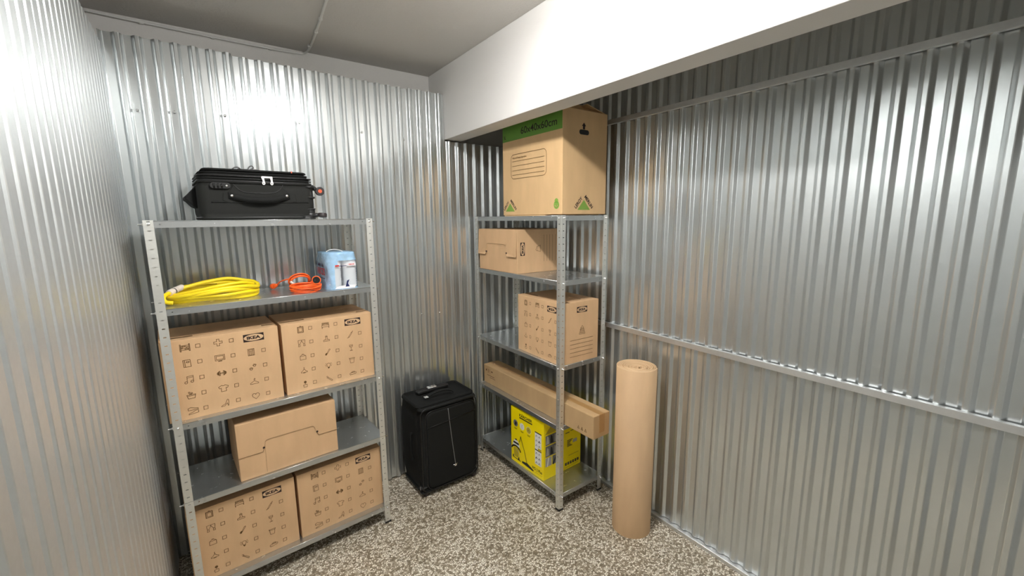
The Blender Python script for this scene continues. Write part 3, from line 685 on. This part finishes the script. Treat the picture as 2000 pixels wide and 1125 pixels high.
# ------------------------------------------------------------ yellow vacuum carton
def vacuum_carton():
    wd, dp, ht = .362, .366, .428
    root = empty('vacuum_carton', 'bright yellow vacuum cleaner carton on the bottom shelf of the corner rack', 'box', (-.468, -.466, RZS[4]), RR_ + .03)
    bm = B(); box(bm, 0, 0, 0, wd, dp, ht); obj('box_body', bm, M_YELLOW, root, bevel=.003)
    pr = Print((0, 0, 0), (1, 0, 0), (0, 0, 1))
    pr.text('KÄRCHER', .100, .380, .142, .026, 0, 0, bold=.03); pr.poly([(.100, .366), (.243, .366), (.243, .375), (.100, .375)])
    for (x, m) in ((.056, 2), (.130, 1), (.205, 4)):
        pr.poly(arc(x, .311, .026, 0, 360, 24)[:-1], 1 if m == 4 else m); pr.poly(arc(x, .311, .0235, 0, 360, 24)[:-1], m, 1)
        pr.line([(x - .016, .272), (x + .016, .272)], .003); pr.line([(x - .012, .266), (x + .012, .266)], .0025)
    pr.poly([(.045, .30), (.062, .292), (.07, .315), (.055, .33)], 0, 2); pr.line([(.130, .295), (.130, .318), (.138, .325)], .004, 3, 2); pr.line([(.197, .303), (.205, .318), (.214, .303)], .004, 2, 2)
    for z0, z1 in ((.204, .327), (.092, .198)):
        pr.poly([(.272, z0), (.340, z0), (.340, z1), (.272, z1)], 1, 0); pr.poly([(.272, z1), (.340, z1), (.340, z1 + .008), (.272, z1 + .008)], 0, 1)
    rnd = random.Random(5)
    for z0, z1 in ((.204, .327), (.092, .198)):
        for r in range(3):
            for c in range(2):
                x = .290 + c * .030; z = z1 - .022 - r * .035
                pr.line([(x - .008, z - .005), (x - .002, z + .007), (x + .007, z - .003)], .0035 if rnd.random() > .4 else .006, 2 if rnd.random() > .5 else 0, 2)
    pr.poly([(.305, .204), (.340, .204), (.340, .222), (.305, .222)], 4, 2)
    pr.text('WD 2 Plus', .238, .040, .108, .022, 0, 0, bold=.02); pr.line([(.27, .026), (.345, .026)], .0025, 4)
    pr.done('front_print', [M_YBLACK, M_YWHITE, M_YGREY, M_YGREY2, M_YOCHRE], root)
    # drawing of the vacuum cleaner
    pr = Print((0, 0, 0), (1, 0, 0), (0, 0, 1))
    pr.poly([(.022, .150), (.040, .176), (.078, .176), (.100, .152), (.104, .130), (.018, .130)], 1, 0)
    pr.poly([(.03, .162), (.09, .162), (.095, .148), (.026, .148)], 0, 1); pr.poly(arc(.060, .178, .012, 0, 180, 8), 0, 1)
    pr.line(arc(.060, .095, .052, 15, 165, 14, .036), .012, 0, 1)
    pr.poly([(.030, .118), (.092, .118), (.086, .045), (.036, .045)], 2, 0); pr.line([(.06, .112), (.095, .085), (.1, .06)], .004, 3, 1)
    pr.poly([(.020, .052), (.030, .052), (.034, .030), (.020, .032)], 0, 1)
    pr.line([(.024, .034), (.112, .030)], .006, 0, 1); pr.poly([(.078, .03), (.094, .06), (.102, .03)], 0, 1)
    pr.line([(.102, .180), (.114, .226)], .005, 0, 1); pr.line([(.114, .226), (.128, .19), (.160, .12), (.186, .040)], .006, 0, 1)
    pr.poly([(.128, .028), (.255, .020), (.258, .030), (.190, .052), (.130, .042)], 0, 1)
    pr.done('vacuum_picture', [M_YBLACK, M_YWHITE, M_YOCHRE, M_YGREY2], root)
    # side face
    pr = Print((wd, 0, 0), (0, 1, 0), (0, 0, 1))
    pr.poly([(.010, .335), (.15, .335), (.15, .420), (.10, .420)], 4); pr.poly([(.215, .318), (.262, .318), (.262, .420), (.19, .420)], 3)
    for z0, z1, m, xs in ((.254, .326, 2, (.017, .19)), (.168, .248, 2, (.017, .19)), (.096, .162, 3, (.017, .075)), (.096, .162, 2, (.082, .14))):
        pr.poly([(xs[0], z0), (xs[1], z0), (xs[1], z1), (xs[0], z1)], m)
    for z0 in (.262, .176):
        for k in range(4): pr.poly([(.02 + k * .04, z0), (.05 + k * .04, z0), (.045 + k * .035, z0 + .05), (.03 + k * .035, z0 + .06)], 0 if k % 2 else 3, 1)
    pr.line([(.035, .10), (.045, .155)], .01, 1, 1); pr.line([(.09, .10), (.12, .155)], .012, 0, 1)
    for i, wl in enumerate((.050, .040, .030, .022, .034, .046)): pr.line([(.228, .222 - i * .009), (.228 + wl, .222 - i * .009)], .0055, 0)
    pr.poly([(.283, .190), (.325, .190), (.325, .216), (.283, .216)], 3)
    pr.line([(.21, .283), (.245, .283)], .006, 0); pr.line([(.26, .290), (.29, .290)], .005, 0)
    pr.line([(.243, .103), (.343, .103)], .005, 4); pr.line([(.205, .016), (.34, .022)], .003, 4)
    for i in range(6): x = .206 + i * .0245; pr.poly([(x, .034), (x + .017, .034), (x + .017, .055), (x, .055)], 0); pr.line([(x + .005, .044), (x + .012, .048)], .003, 3, 1)
    pr.done('side_print', [M_YBLACK, M_YWHITE, M_YGREY, M_YGREY2, M_YOCHRE], root)
vacuum_carton()

# ------------------------------------------------------------ roll of corrugated cardboard
def card_roll():
    H = 1.05; root = empty('cardboard_roll', 'tall roll of brown corrugated cardboard standing against the right wall', 'roll', (-.207, -1.372, 0))
    bm = B(); inner = []; outer = []
    turns = 9; r1 = .1175; n = 40 * turns; rnd = random.Random(2); ph = [rnd.uniform(0, 6.28) for _ in range(6)]
    def rad(t):
        a = t * turns * 2 * math.pi; k = 1 - t
        base = r1 - (r1 - .018) * k ** 1.25
        return base + k * .004 * math.sin(a * 1.3 + ph[0]) + k * .003 * math.sin(a * 2.1 + ph[1]), a
    hs = [rnd.uniform(-.004, .004) for _ in range(60)]
    L0, L1, K0, K1 = [], [], [], []
    for i in range(n + 1):
        t = i / n; r, a = rad(t); th = .0042
        zt = H - .010 * (1 - t) + .0035 * math.sin(a * .7 + 1) * (1 - t)
        L0.append(bm.verts.new((r * math.cos(a), r * math.sin(a), 0))); L1.append(bm.verts.new((r * math.cos(a), r * math.sin(a), zt)))
        K0.append(bm.verts.new(((r - th) * math.cos(a), (r - th) * math.sin(a), 0))); K1.append(bm.verts.new(((r - th) * math.cos(a), (r - th) * math.sin(a), zt)))
    for i in range(n):
        f = bm.faces.new((L0[i], L0[i + 1], L1[i + 1], L1[i])); f.smooth = True
        f = bm.faces.new((K0[i + 1], K0[i], K1[i], K1[i + 1])); f.smooth = True
        bm.faces.new((L1[i], L1[i + 1], K1[i + 1], K1[i])).material_index = 1
    bm.faces.new((L0[-1], K0[-1], K1[-1], L1[-1])).material_index = 1
    o = obj('roll_sheet', bm, [M_ROLL, M_ROLLE], root); o.rotation_euler = (0, 0, math.radians(-60))
card_roll()

# ------------------------------------------------------------ suitcase on the left rack
def small_case():
    root = empty('cabin_suitcase', 'small black soft suitcase lying flat on top of the left rack', 'suitcase', Lp(0, .03, LZS[0] + .0005), AL)
    Y0, Y1 = .03, .375
    bm = B(); rbox(bm, .208, Y0, .002, .716, Y1, .186, .045, 6, rz=.010, bulge=.002); obj('case_body', bm, M_FAB2, root)
    bm = B(); rbox(bm, .210, Y0 + .002, .178, .706, Y1 - .003, .211, .045, 6, rz=.004); obj('zip_gusset', bm, M_FAB, root)
    bm = B(); rbox(bm, .218, Y0 + .006, .206, .698, Y1 - .008, .226, .045, 6, rz=.004); rbox(bm, .232, Y0 + .010, .214, .692, Y1 - .012, .243, .045, 6, rz=.009); obj('lid', bm, M_FAB, root)
    def loop(z, ins, r, mat_, name='piping', rr=.045):
        bm = B(); pts = [(x, y, z) for x, y in rrect(.208 + ins, Y0 + ins - .002, .716 - ins, Y1 - ins, rr, 6)]; tube(bm, pts, r, 8, True); obj(name, bm, mat_, root)
    loop(.184, .004, .0036, M_PIPE); loop(.209, .005, .0032, M_PIPE); loop(.012, .006, .0040, M_PIPE)
    loop(.197, .003, .0018, M_PIPE, 'zip')
    # seam and moulded corners
    bm = B(); tube(bm, [(.255, Y0 - .0035, .083), (.45, Y0 - .0055, .084), (.68, Y0 - .0035, .086)], .0014, 6)
    tube(bm, spline([(.35, Y0 - .002, .170), (.375, Y0 - .0055, .142), (.41, Y0 - .006, .131), (.50, Y0 - .006, .131), (.54, Y0 - .0055, .142), (.565, Y0 - .002, .172)], 6), .0016, 6); obj('seam', bm, M_PIPE, root)
    bm = B(); rbox(bm, .628, Y0 - .007, .001, .7235, Y0 + .10, .020, .040, 6, rz=.006); rbox(bm, .660, Y0 - .006, .012, .7235, Y0 + .10, .058, .030, 6, rz=.006); obj('corner_guard', bm, M_BLACK, root, smooth=False)
    bm = B(); rbox(bm, .664, Y0 - .0045, .108, .7235, Y0 + .09, .176, .028, 6, rz=.010); obj('corner_guard', bm, M_BLACK, root)
    # carry handle
    h = empty_part('carry_handle', root); bm = B()
    pts = spline([(.325, Y0 - .004, .116), (.36, Y0 - .013, .108), (.40, Y0 - .024, .099), (.46, Y0 - .028, .096), (.52, Y0 - .024, .099), (.56, Y0 - .013, .110), (.592, Y0 - .004, .118)], 6)
    strap(bm, pts, .030, .004); h = obj('carry_handle', bm, M_FAB, root, smooth=True)
    for x, z in ((.339, .115), (.578, .119)):
        bm = B(); lathe(bm, [(.0075, 0), (.0075, .003), (.005, .006), (.001, .007)], 12); r_ = obj('rivet', bm, M_CHROME, h); r_.rotation_euler = (math.pi / 2, 0, 0); r_.location = (x, Y0 - .010, z)
    bm = B(); P_ = [(.300, .092), (.330, .080), (.59, .080), (.625, .092), (.620, .128), (.585, .142), (.56, .168), (.35, .168), (.335, .142), (.305, .128)]
    F = [bm.verts.new((x, Y0 - .0042, z)) for x, z in P_]; K = [bm.verts.new((x, Y0 + .004, z)) for x, z in P_]; bm.faces.new(F[::-1])
    for i in range(len(P_)): bm.faces.new((F[i], F[(i + 1) % len(P_)], K[(i + 1) % len(P_)], K[i]))
    bmesh.ops.recalc_face_normals(bm, faces=bm.faces[:]); obj('handle_patch', bm, M_FAB2, root, bevel=.003)
    # combination lock
    bm = B(); pts = rrect(.255, .146, .338, .174, .0138, 5)
    F = [bm.verts.new((x, Y0 - .013, z)) for x, z in pts]; K = [bm.verts.new((x, Y0 + .004, z)) for x, z in pts]
    bm.faces.new(F[::-1]);
    for i in range(len(pts)): bm.faces.new((F[i], F[(i + 1) % len(pts)], K[(i + 1) % len(pts)], K[i]))
    lk = obj('lock', bm, M_BLACK, root, bevel=.002)
    for i in range(3):
        bm = B(); cyl(bm, (.272 + i * .0155, Y0 - .014, .151), (.272 + i * .0155, Y0 - .014, .169), .0042, n=10); obj('dial', bm, M_PIPE, lk)
    bm = B(); lathe(bm, [(.006, 0), (.006, .002), (.002, .004)], 12); k_ = obj('key_hole', bm, M_CHROME, lk); k_.rotation_euler = (math.pi / 2, 0, 0); k_.location = (.322, Y0 - .0125, .160)
    # two metal zip pulls
    for x, dx in ((.476, .003), (.514, .001)):
        bm = B(); y = Y0 - .010; pts = [(x - .006, .209), (x + .006, .209), (x + .0045 + dx, .190), (x + .0075 + dx, .178), (x + .0035 + dx, .171), (x - .0035 + dx, .171), (x - .0065 + dx, .178), (x - .003 + dx, .190)]
        F = [bm.verts.new((a, y, z)) for a, z in pts]; K = [bm.verts.new((a, y + .003, z)) for a, z in pts]; bm.faces.new(F[::-1]); bm.faces.new(K)
        for i in range(len(pts)): bm.faces.new((F[i], F[(i + 1) % len(pts)], K[(i + 1) % len(pts)], K[i]))
        z_ = obj('zip_pull', bm, M_PULL, root)
        bm = B(); cyl(bm, (x + dx, y - .0006, .1775), (x + dx, y + .001, .1775), .0026, n=10); obj('pull_hole', bm, M_BLACK, z_)
    bm = B(); box(bm, .472, Y0 - .009, .203, .520, Y0 + .002, .212); obj('zip_slider', bm, M_PULL, root, bevel=.002)
    # soft cord pulls on the lid
    bm = B(); tube(bm, spline([(.355, .06, .240), (.365, .055, .250), (.38, .05, .252), (.392, .06, .243), (.38, .07, .246), (.40, .06, .244), (.42, .05, .242)], 6), .003, 6)
    tube(bm, spline([(.42, .05, .242), (.428, .05, .256), (.44, .05, .262), (.445, .055, .252), (.43, .06, .243), (.455, .055, .245), (.475, .05, .240)], 6), .003, 6); obj('cord_pull', bm, M_GREYSTRAP, root)
    bm = B(); box(bm, .612, Y0 + .01, .236, .617, Y0 + .03, .2445); obj('red_tag', bm, M_RED, root)
    # end handle on the left
    bm = B(); P_ = [(.211, .166), (.1995, .152), (.170, .119), (.162, .114), (.161, .098), (.170, .092), (.190, .066), (.211, .055)]
    F = [bm.verts.new((x, Y0 + .09 - (.211 - x) * .3, z)) for x, z in P_]; K = [bm.verts.new((x, Y0 + .26 + (.211 - x) * .3, z)) for x, z in P_]
    bm.faces.new(F); bm.faces.new(K[::-1])
    for i in range(len(P_)): bm.faces.new((F[i], K[i], K[(i + 1) % len(P_)], F[(i + 1) % len(P_)]))
    bmesh.ops.recalc_face_normals(bm, faces=bm.faces[:]); obj('end_handle', bm, M_FAB, root, bevel=.006)
    # castors on the right end
    for (y, z, vert) in ((Y0 + .035, .150, True), (Y0 + .035, .021, False), (Y1 - .05, .150, True), (Y1 - .05, .021, False)):
        bm = B(); cyl(bm, (.712, y, z + (.018 if vert else 0)), (.742, y, z + (.006 if vert else .002)), .015, .009, n=12)
        wh = obj('castor', bm, M_BLACK, root, smooth=False)
        bm = B()
        ax = Vector((0, 1, 0)) if vert else Vector((.1, .15, 1)).normalized(); c = Vector((.752, y, z if vert else z + .001)); rr = .0235 if vert else .0235
        if not vert: c.x = .757
        cyl(bm, c - ax * .010, c + ax * .010, rr, n=20); wobj = obj('wheel', bm, M_WHEEL, wh, bevel=.003)
        if vert:
            bm = B(); cyl(bm, c - ax * .0115, c - ax * .0095, .010, n=14); obj('wheel_hub', bm, M_RED, wh)
def empty_part(n, p): return None
def strap(bm, pts, w_, t):
    """flat strap along pts, width along z, thickness along y"""
    R = []
    for i, p in enumerate(pts):
        R.append([bm.verts.new((p.x, p.y + dy, p.z + dz)) for dy, dz in ((-t, -w_ / 2), (t, -w_ / 2), (t, w_ / 2), (-t, w_ / 2))])
    for a, b in zip(R, R[1:]):
        for k in range(4): bm.faces.new((a[k], a[(k + 1) % 4], b[(k + 1) % 4], b[k]))
    bm.faces.new(R[0][::-1]); bm.faces.new(R[-1])
    bmesh.ops.recalc_face_normals(bm, faces=bm.faces[:])
small_case()

# ------------------------------------------------------------ large suitcase on the floor
def large_case():
    root = empty('large_suitcase', 'large black upright suitcase standing on the floor between the two racks', 'suitcase', (-1.143, -.352, 0), .015)
    W_, D_ = .462, .325
    bm = B(); rbox(bm, 0, .03, .028, W_, D_, .668, .045, 6, rz=.018, bulge=.003); obj('case_body', bm, M_FAB, root)
    bm = B(); rbox(bm, .006, .0, .034, W_ - .006, .07, .655, .03, 6, rz=.02, bulge=.002); obj('front_section', bm, M_FAB, root)
    # front pocket panel stands a little proud
    bm = B(); pts = rrect(.045, .055, W_ - .030, .622, .05, 6)
    F = [bm.verts.new((x, -.011, z)) for x, z in rrect(.055, .065, W_ - .040, .612, .042, 6)]; K = [bm.verts.new((x, .002, z)) for x, z in pts]
    bm.faces.new(F[::-1])
    for i in range(len(pts)): bm.faces.new((F[i], F[(i + 1) % len(pts)], K[(i + 1) % len(pts)], K[i]))
    bmesh.ops.recalc_face_normals(bm, faces=bm.faces[:]); obj('front_pocket', bm, M_FAB, root, bevel=.004)
    bm = B(); tube(bm, [(x, -.004, z) for x, z in rrect(.040, .050, W_ - .026, .627, .055, 6)], .0035, 6, True)
    tube(bm, [(.05, -.012, .515), (.15, -.0125, .522), (.30, -.0125, .532), (.43, -.012, .545)], .003, 6)
    tube(bm, [(x, .004, z) for x, z in rrect(.010, .04, W_ - .010, .646, .045, 6)], .0045, 6, True)
    obj('piping', bm, M_PIPE, root)
    bm = B(); pts = [(.212, -.0125, .615), (.222, -.013, .5), (.238, -.013, .34), (.256, -.0128, .185)]
    tube(bm, spline(pts, 6), .0022, 6); obj('zip', bm, M_ZIP, root)
    bm = B(); box(bm, .248, -.0155, .168, .264, -.012, .184); tube(bm, [(.237, -.0145, .182), (.256, -.015, .176), (.270, -.0145, .186)], .0018, 5); obj('zip_pull', bm, M_CHROME, root)
    # creases of the cloth
    # top handle
    bm = B(); pts = spline([(.13, .135, .668), (.15, .132, .684), (.20, .126, .697), (.26, .120, .697), (.30, .116, .686), (.32, .114, .668)], 6)
    R = []
    for p in pts: R.append([bm.verts.new((p.x, p.y + dy, p.z + dz)) for dy, dz in ((-.016, -.003), (.016, -.003), (.016, .004), (-.016, .004))])
    for a, b in zip(R, R[1:]):
        for k in range(4): bm.faces.new((a[k], a[(k + 1) % 4], b[(k + 1) % 4], b[k]))
    bm.faces.new(R[0][::-1]); bm.faces.new(R[-1]); bmesh.ops.recalc_face_normals(bm, faces=bm.faces[:])
    obj('top_handle', bm, M_FAB, root, smooth=True)
    bm = B(); box(bm, .105, .118, .667, .135, .150, .676); obj('handle_plate', bm, M_CHROME, root, bevel=.003)
    bm = B(); rbox(bm, .10, .23, .660, .36, .285, .678, .02, 4, rz=.006); obj('trolley_housing', bm, M_BLACK, root)
    bm = B(); box(bm, .19, .238, .678, .26, .276, .688); obj('trolley_handle', bm, M_CHROME, root, bevel=.006)
    # side strap handle on the left flank
    bm = B(); tube(bm, spline([(-.004, .12, .45), (-.016, .12, .43), (-.020, .12, .35), (-.016, .12, .27), (-.004, .12, .25)], 6), .009, 8); obj('side_handle', bm, M_FAB, root)
    bm = B(); tube(bm, spline([(W_ + .001, .06, .20), (W_ + .018, .06, .185), (W_ + .018, .06, .12), (W_ + .002, .06, .10)], 6), .007, 8); obj('side_handle', bm, M_FAB, root)
    for x, y in ((.035, .03), (W_ - .035, .03), (.035, D_ - .04), (W_ - .035, D_ - .04)):
        bm = B(); box(bm, x - .020, y - .02, .018, x + .020, y + .03, .06); c = obj('castor', bm, M_BLACK, root, bevel=.008)
        bm = B(); cyl(bm, (x - .011, y, .022), (x + .011, y, .022), .022, n=20); obj('wheel', bm, M_WHEEL, c, bevel=.003)
    bm = B(); rbox(bm, -.003, .0, .030, .05, .05, .085, .02, 4, rz=.012); obj('corner_guard', bm, M_BLACK, root)
    bm = B(); box(bm, -.0045, .020, .062, -.002, .032, .085); obj('corner_badge', bm, M_ZIP, root, bevel=.002)
large_case()

# ------------------------------------------------------------ hose, cable, water
def hose():
    root = empty('yellow_hose', 'coiled yellow hose with a pale collar on the left rack second shelf', 'hose', Lp(.235, .18, LZS[1]), AL)
    rnd = random.Random(11); ctrl = []
    loops = 6; r = .0092
    for k in range(loops):
        ax = .188 + rnd.uniform(-.012, .008); ay = .115 + rnd.uniform(-.045, .03); ph = rnd.uniform(0, 6.28); cy = rnd.uniform(-.02, .02)
        for j in range(12):
            a = 2 * math.pi * j / 12 + .15
            c, s_ = math.cos(a), math.sin(a)
            lift = (1 - abs(c)) ** .8
            z = r + .0052 * k + lift * (.0065 * k) + .007 * (1 + math.sin(2 * a + ph)) * lift + (.004 * k if c > .3 else 0) + (.012 * k / loops if s_ > 0 else 0)
            ctrl.append((ax * c + (.012 if c < 0 else 0) * abs(s_), cy * (1 - abs(c)) + ay * s_, max(r, z)))
    bm = B(); tube(bm, spline(ctrl, 6), r, 10); h = obj('hose_coil', bm, M_HOSE, root)
    # collar holding the left end of the coil
    bm = B(); cyl(bm, (-.180, -.035, .052), (-.152, .012, .060), .0150, n=18); cyl(bm, (-.164, -.008, .0565), (-.160, -.002, .0577), .0157, n=18, mi=1)
    cyl(bm, (-.150, .015, .0605), (-.126, .052, .066), .0138, n=18)
    obj('collar', bm, [M_TAPEW, M_BLACK], root, bevel=.002)
    bm = B(); tube(bm, spline([(-.17, -.085, .012), (-.195, -.08, .018), (-.203, -.068, .034), (-.194, -.05, .047), (-.176, -.03, .053)], 8), .0092, 10); tube(bm, spline([(-.130, .048, .065), (-.10, .075, .064), (-.05, .09, .060), (.02, .09, .056)], 8), .0092, 10)
    obj('hose_end', bm, M_HOSE, root)
hose()
def cable_():
    root = empty('extension_cable', 'coiled orange extension cable next to the water pack', 'cable', Lp(.635, .10, LZS[1]), AL)
    rnd = random.Random(4); ctrl = []; r = .0040
    for k in range(7):
        ax = .074 + rnd.uniform(-.006, .006); ay = .056 + rnd.uniform(-.008, .012); cx = rnd.uniform(-.006, .006); ph = rnd.uniform(0, 6.28)
        for j in range(10):
            a = 2 * math.pi * j / 10
            z = r + .0052 * k + .004 * (1 + math.sin(2 * a + ph)); ctrl.append((cx + ax * math.cos(a), ay * math.sin(a) - .02, z))
    bm = B(); tube(bm, spline(ctrl, 6), r, 8); obj('cable_coil', bm, M_ORANGE, root)
    # loops leaning up behind
    ctrl = []
    for k in range(4):
        ax = .050 + rnd.uniform(-.008, .006); hz = .036 + rnd.uniform(-.006, .006)
        for j in range(10):
            a = 2 * math.pi * j / 10
            ctrl.append((-.008 + ax * math.cos(a), .045 + .010 * k - .02 * math.sin(a), .050 + hz * math.sin(a) + .002 * k))
    bm = B(); tube(bm, spline(ctrl, 6), r, 8); obj('cable_loops', bm, M_ORANGE, root)
    bm = B(); tube(bm, spline([(-.045, .06, .070), (-.058, .075, .066), (-.078, .105, .058), (-.094, .14, .044), (-.102, .165, .026)], 8), r, 8); cyl(bm, (-.062, .028, .058), (-.046, .024, .040), .006, n=10, mi=1)
    obj('cable_lead', bm, [M_ORANGE, M_TAPEW], root)
    bm = B(); cyl(bm, (-.102, .165, .028), (-.114, .185, .020), .007, .014, n=14); cyl(bm, (-.114, .185, .020), (-.124, .200, .0165), .0155, .0145, n=14)
    pl = obj('plug', bm, M_ORANGE, root, bevel=.002)
    for s in (-.005, .005):
        bm = B(); cyl(bm, (-.124 + s, .200 + s * .3, .0165), (-.134 + s, .217 + s * .3, .013), .0022, n=8); obj('plug_pin', bm, M_CHROME, pl)
    # coupling socket facing the camera
    bm = B(); c0 = Vector((.052, -.045, .062)); d = Vector((-.28, -.96, .05)).normalized()
    cyl(bm, c0, c0 - d * .042, .0235, .015, n=24); cyl(bm, c0 - d * .042, c0 - d * .055, .010, .006, n=16)
    so = obj('socket', bm, M_ORANGE, root, bevel=.002)
    bm = B(); cyl(bm, c0 + d * .0012, c0 - d * .002, .0185, n=24); obj('socket_face', bm, M_BLACK, so)
    for s in (-1, 1):
        bm = B(); q = c0 + Vector((.0065 * s, 0, 0)); cyl(bm, q + d * .0022, q, .0022, n=8); obj('socket_hole', bm, M_GREYSTRAP, so)
    bm = B(); tube(bm, spline([tuple(c0 - d * .05), (.05, .02, .05), (.02, .04, .03), (-.02, .03, .03)], 8), r, 8); obj('cable_tail', bm, M_ORANGE, root)
cable_()
def water():
    root = empty('water_pack', 'shrink-wrapped pack of water bottles at the right end of the left rack shelf', 'water bottles', Lp(.745, .035, LZS[1]), AL)
    W_, D_, H_ = .172, .245, .205
    for i in range(2):
        for j in range(3):
            cx = W_ / 4 + W_ / 2 * i; cy = .042 + j * .080
            bm = B(); prof = [(.030, .002), (.036, .006)]
            for k in range(8): z = .014 + k * .014; prof += [(.0385, z), (.0358, z + .007)]
            prof += [(.0385, .128), (.038, .145), (.033, .162), (.022, .178), (.0135, .186), (.0135, .192)]
            lathe(bm, prof, 20, (cx, cy)); b = obj('bottle', bm, M_BOTTLE, root)
            bm = B(); lathe(bm, [(.0145, .190), (.0148, .191), (.0148, .2015), (.0135, .203)], 16, (cx, cy)); obj('cap', bm, M_CAP, b)
            bm = B(); lathe(bm, [(.0388, .118), (.0390, .119), (.0390, .140), (.0388, .141)], 20, (cx, cy)); obj('bottle_label', bm, M_LABELW, b)
    # film: bulging loft, with a clear window left open on the front
    bm = B(); cols = 36; rings = []
    zs = [0, .006, .02, .045, .075, .105, .135, .160, .180, .196, .2045]
    def pt(a, z, t):
        c, s = math.cos(a), math.sin(a); e = .42
        ins = .0 if z < .15 else (z - .15) * .16
        hw = W_ / 2 - ins + .002; hd = D_ / 2 - ins * .5 + .001
        x = hw * abs(c) ** e * (1 if c >= 0 else -1); y = hd * abs(s) ** e * (1 if s >= 0 else -1)
        w_ = .0028 * math.sin(5 * a + z * 40) + .002 * math.sin(9 * a - z * 60)
        return (W_ / 2 + x + w_ * (1 if abs(c) > .7 else .4), D_ / 2 + y + w_ * .6, z)
    for z in zs: rings.append([bm.verts.new(pt(2 * math.pi * (k + .5) / cols, z, 0)) for k in range(cols)])
    win = lambda k, i: ((25 <= k <= 31 and 1 <= i <= 5) or (26 <= k <= 30 and i == 6))
    bmc = B()
    for i, (A, Bq) in enumerate(zip(rings, rings[1:])):
        for k in range(cols):
            if win(k, i):
                f = bmc.faces.new([bmc.verts.new(v.co) for v in (A[k], A[(k + 1) % cols], Bq[(k + 1) % cols], Bq[k])])
            else:
                f = bm.faces.new((A[k], A[(k + 1) % cols], Bq[(k + 1) % cols], Bq[k]))
            f.smooth = True
    top = [bm.verts.new((W_ / 2 + (v.co.x - W_ / 2) * .5, D_ / 2 + (v.co.y - D_ / 2) * .5, .2065)) for v in rings[-1]]
    for k in range(cols): bm.faces.new((rings[-1][k], rings[-1][(k + 1) % cols], top[(k + 1) % cols], top[k])).smooth = True
    bm.faces.new(top)
    bmesh.ops.remove_doubles(bmc, verts=bmc.verts[:], dist=.0001)
    obj('wrap', bm, M_WRAP, root); obj('wrap_window', bmc, M_CLEAR, root)
    bm = B(); tube(bm, spline([(.03, .11, .206), (.045, .10, .216), (.07, .09, .219), (.095, .08, .214), (.11, .07, .206)], 6), .0022, 6); obj('carry_strip', bm, M_YWHITE, root)
    pr = Print((0, -.0045, 0), (1, 0, 0), (0, 0, 1), .0008)
    pr.poly([(.088, .012), (.112, .012), (.106, .022), (.102, .030), (.112, .052), (.098, .046), (.092, .026)], 0)
    pr.poly(rrect(.105, .128, .152, .146, .007), 2, 0); pr.text('VIKOS', .112, .132, .032, .009, 1, 1, bold=.03); pr.line([(.060, .131), (.10, .131)], .003, 0); pr.line([(.042, .133), (.056, .133)], .008, 1)
    pr.poly([(.03, .004), (.14, .002), (.145, .018), (.09, .022), (.04, .016)], 2, -1)
    pr.done('front_print', [M_LABELB, M_LABELR, M_LABELW], root)
    pr = Print((-.0050, D_, 0), (0, -1, 0), (0, 0, 1), .0008)
    pr.text('VIKOS', .055, .078, .150, .042, 1, 0, bold=.02); pr.poly([(.08, .128), (.135, .128), (.125, .150), (.115, .138), (.10, .148)], 0); pr.poly([(.15, .126), (.185, .126), (.17, .146)], 0); pr.poly([(.05, .130), (.068, .130), (.06, .165)], 0); pr.line([(.07, .062), (.20, .062)], .004, 0)
    pr.done('side_print', [M_LABELB, M_LABELR, M_LABELW], root)
water()
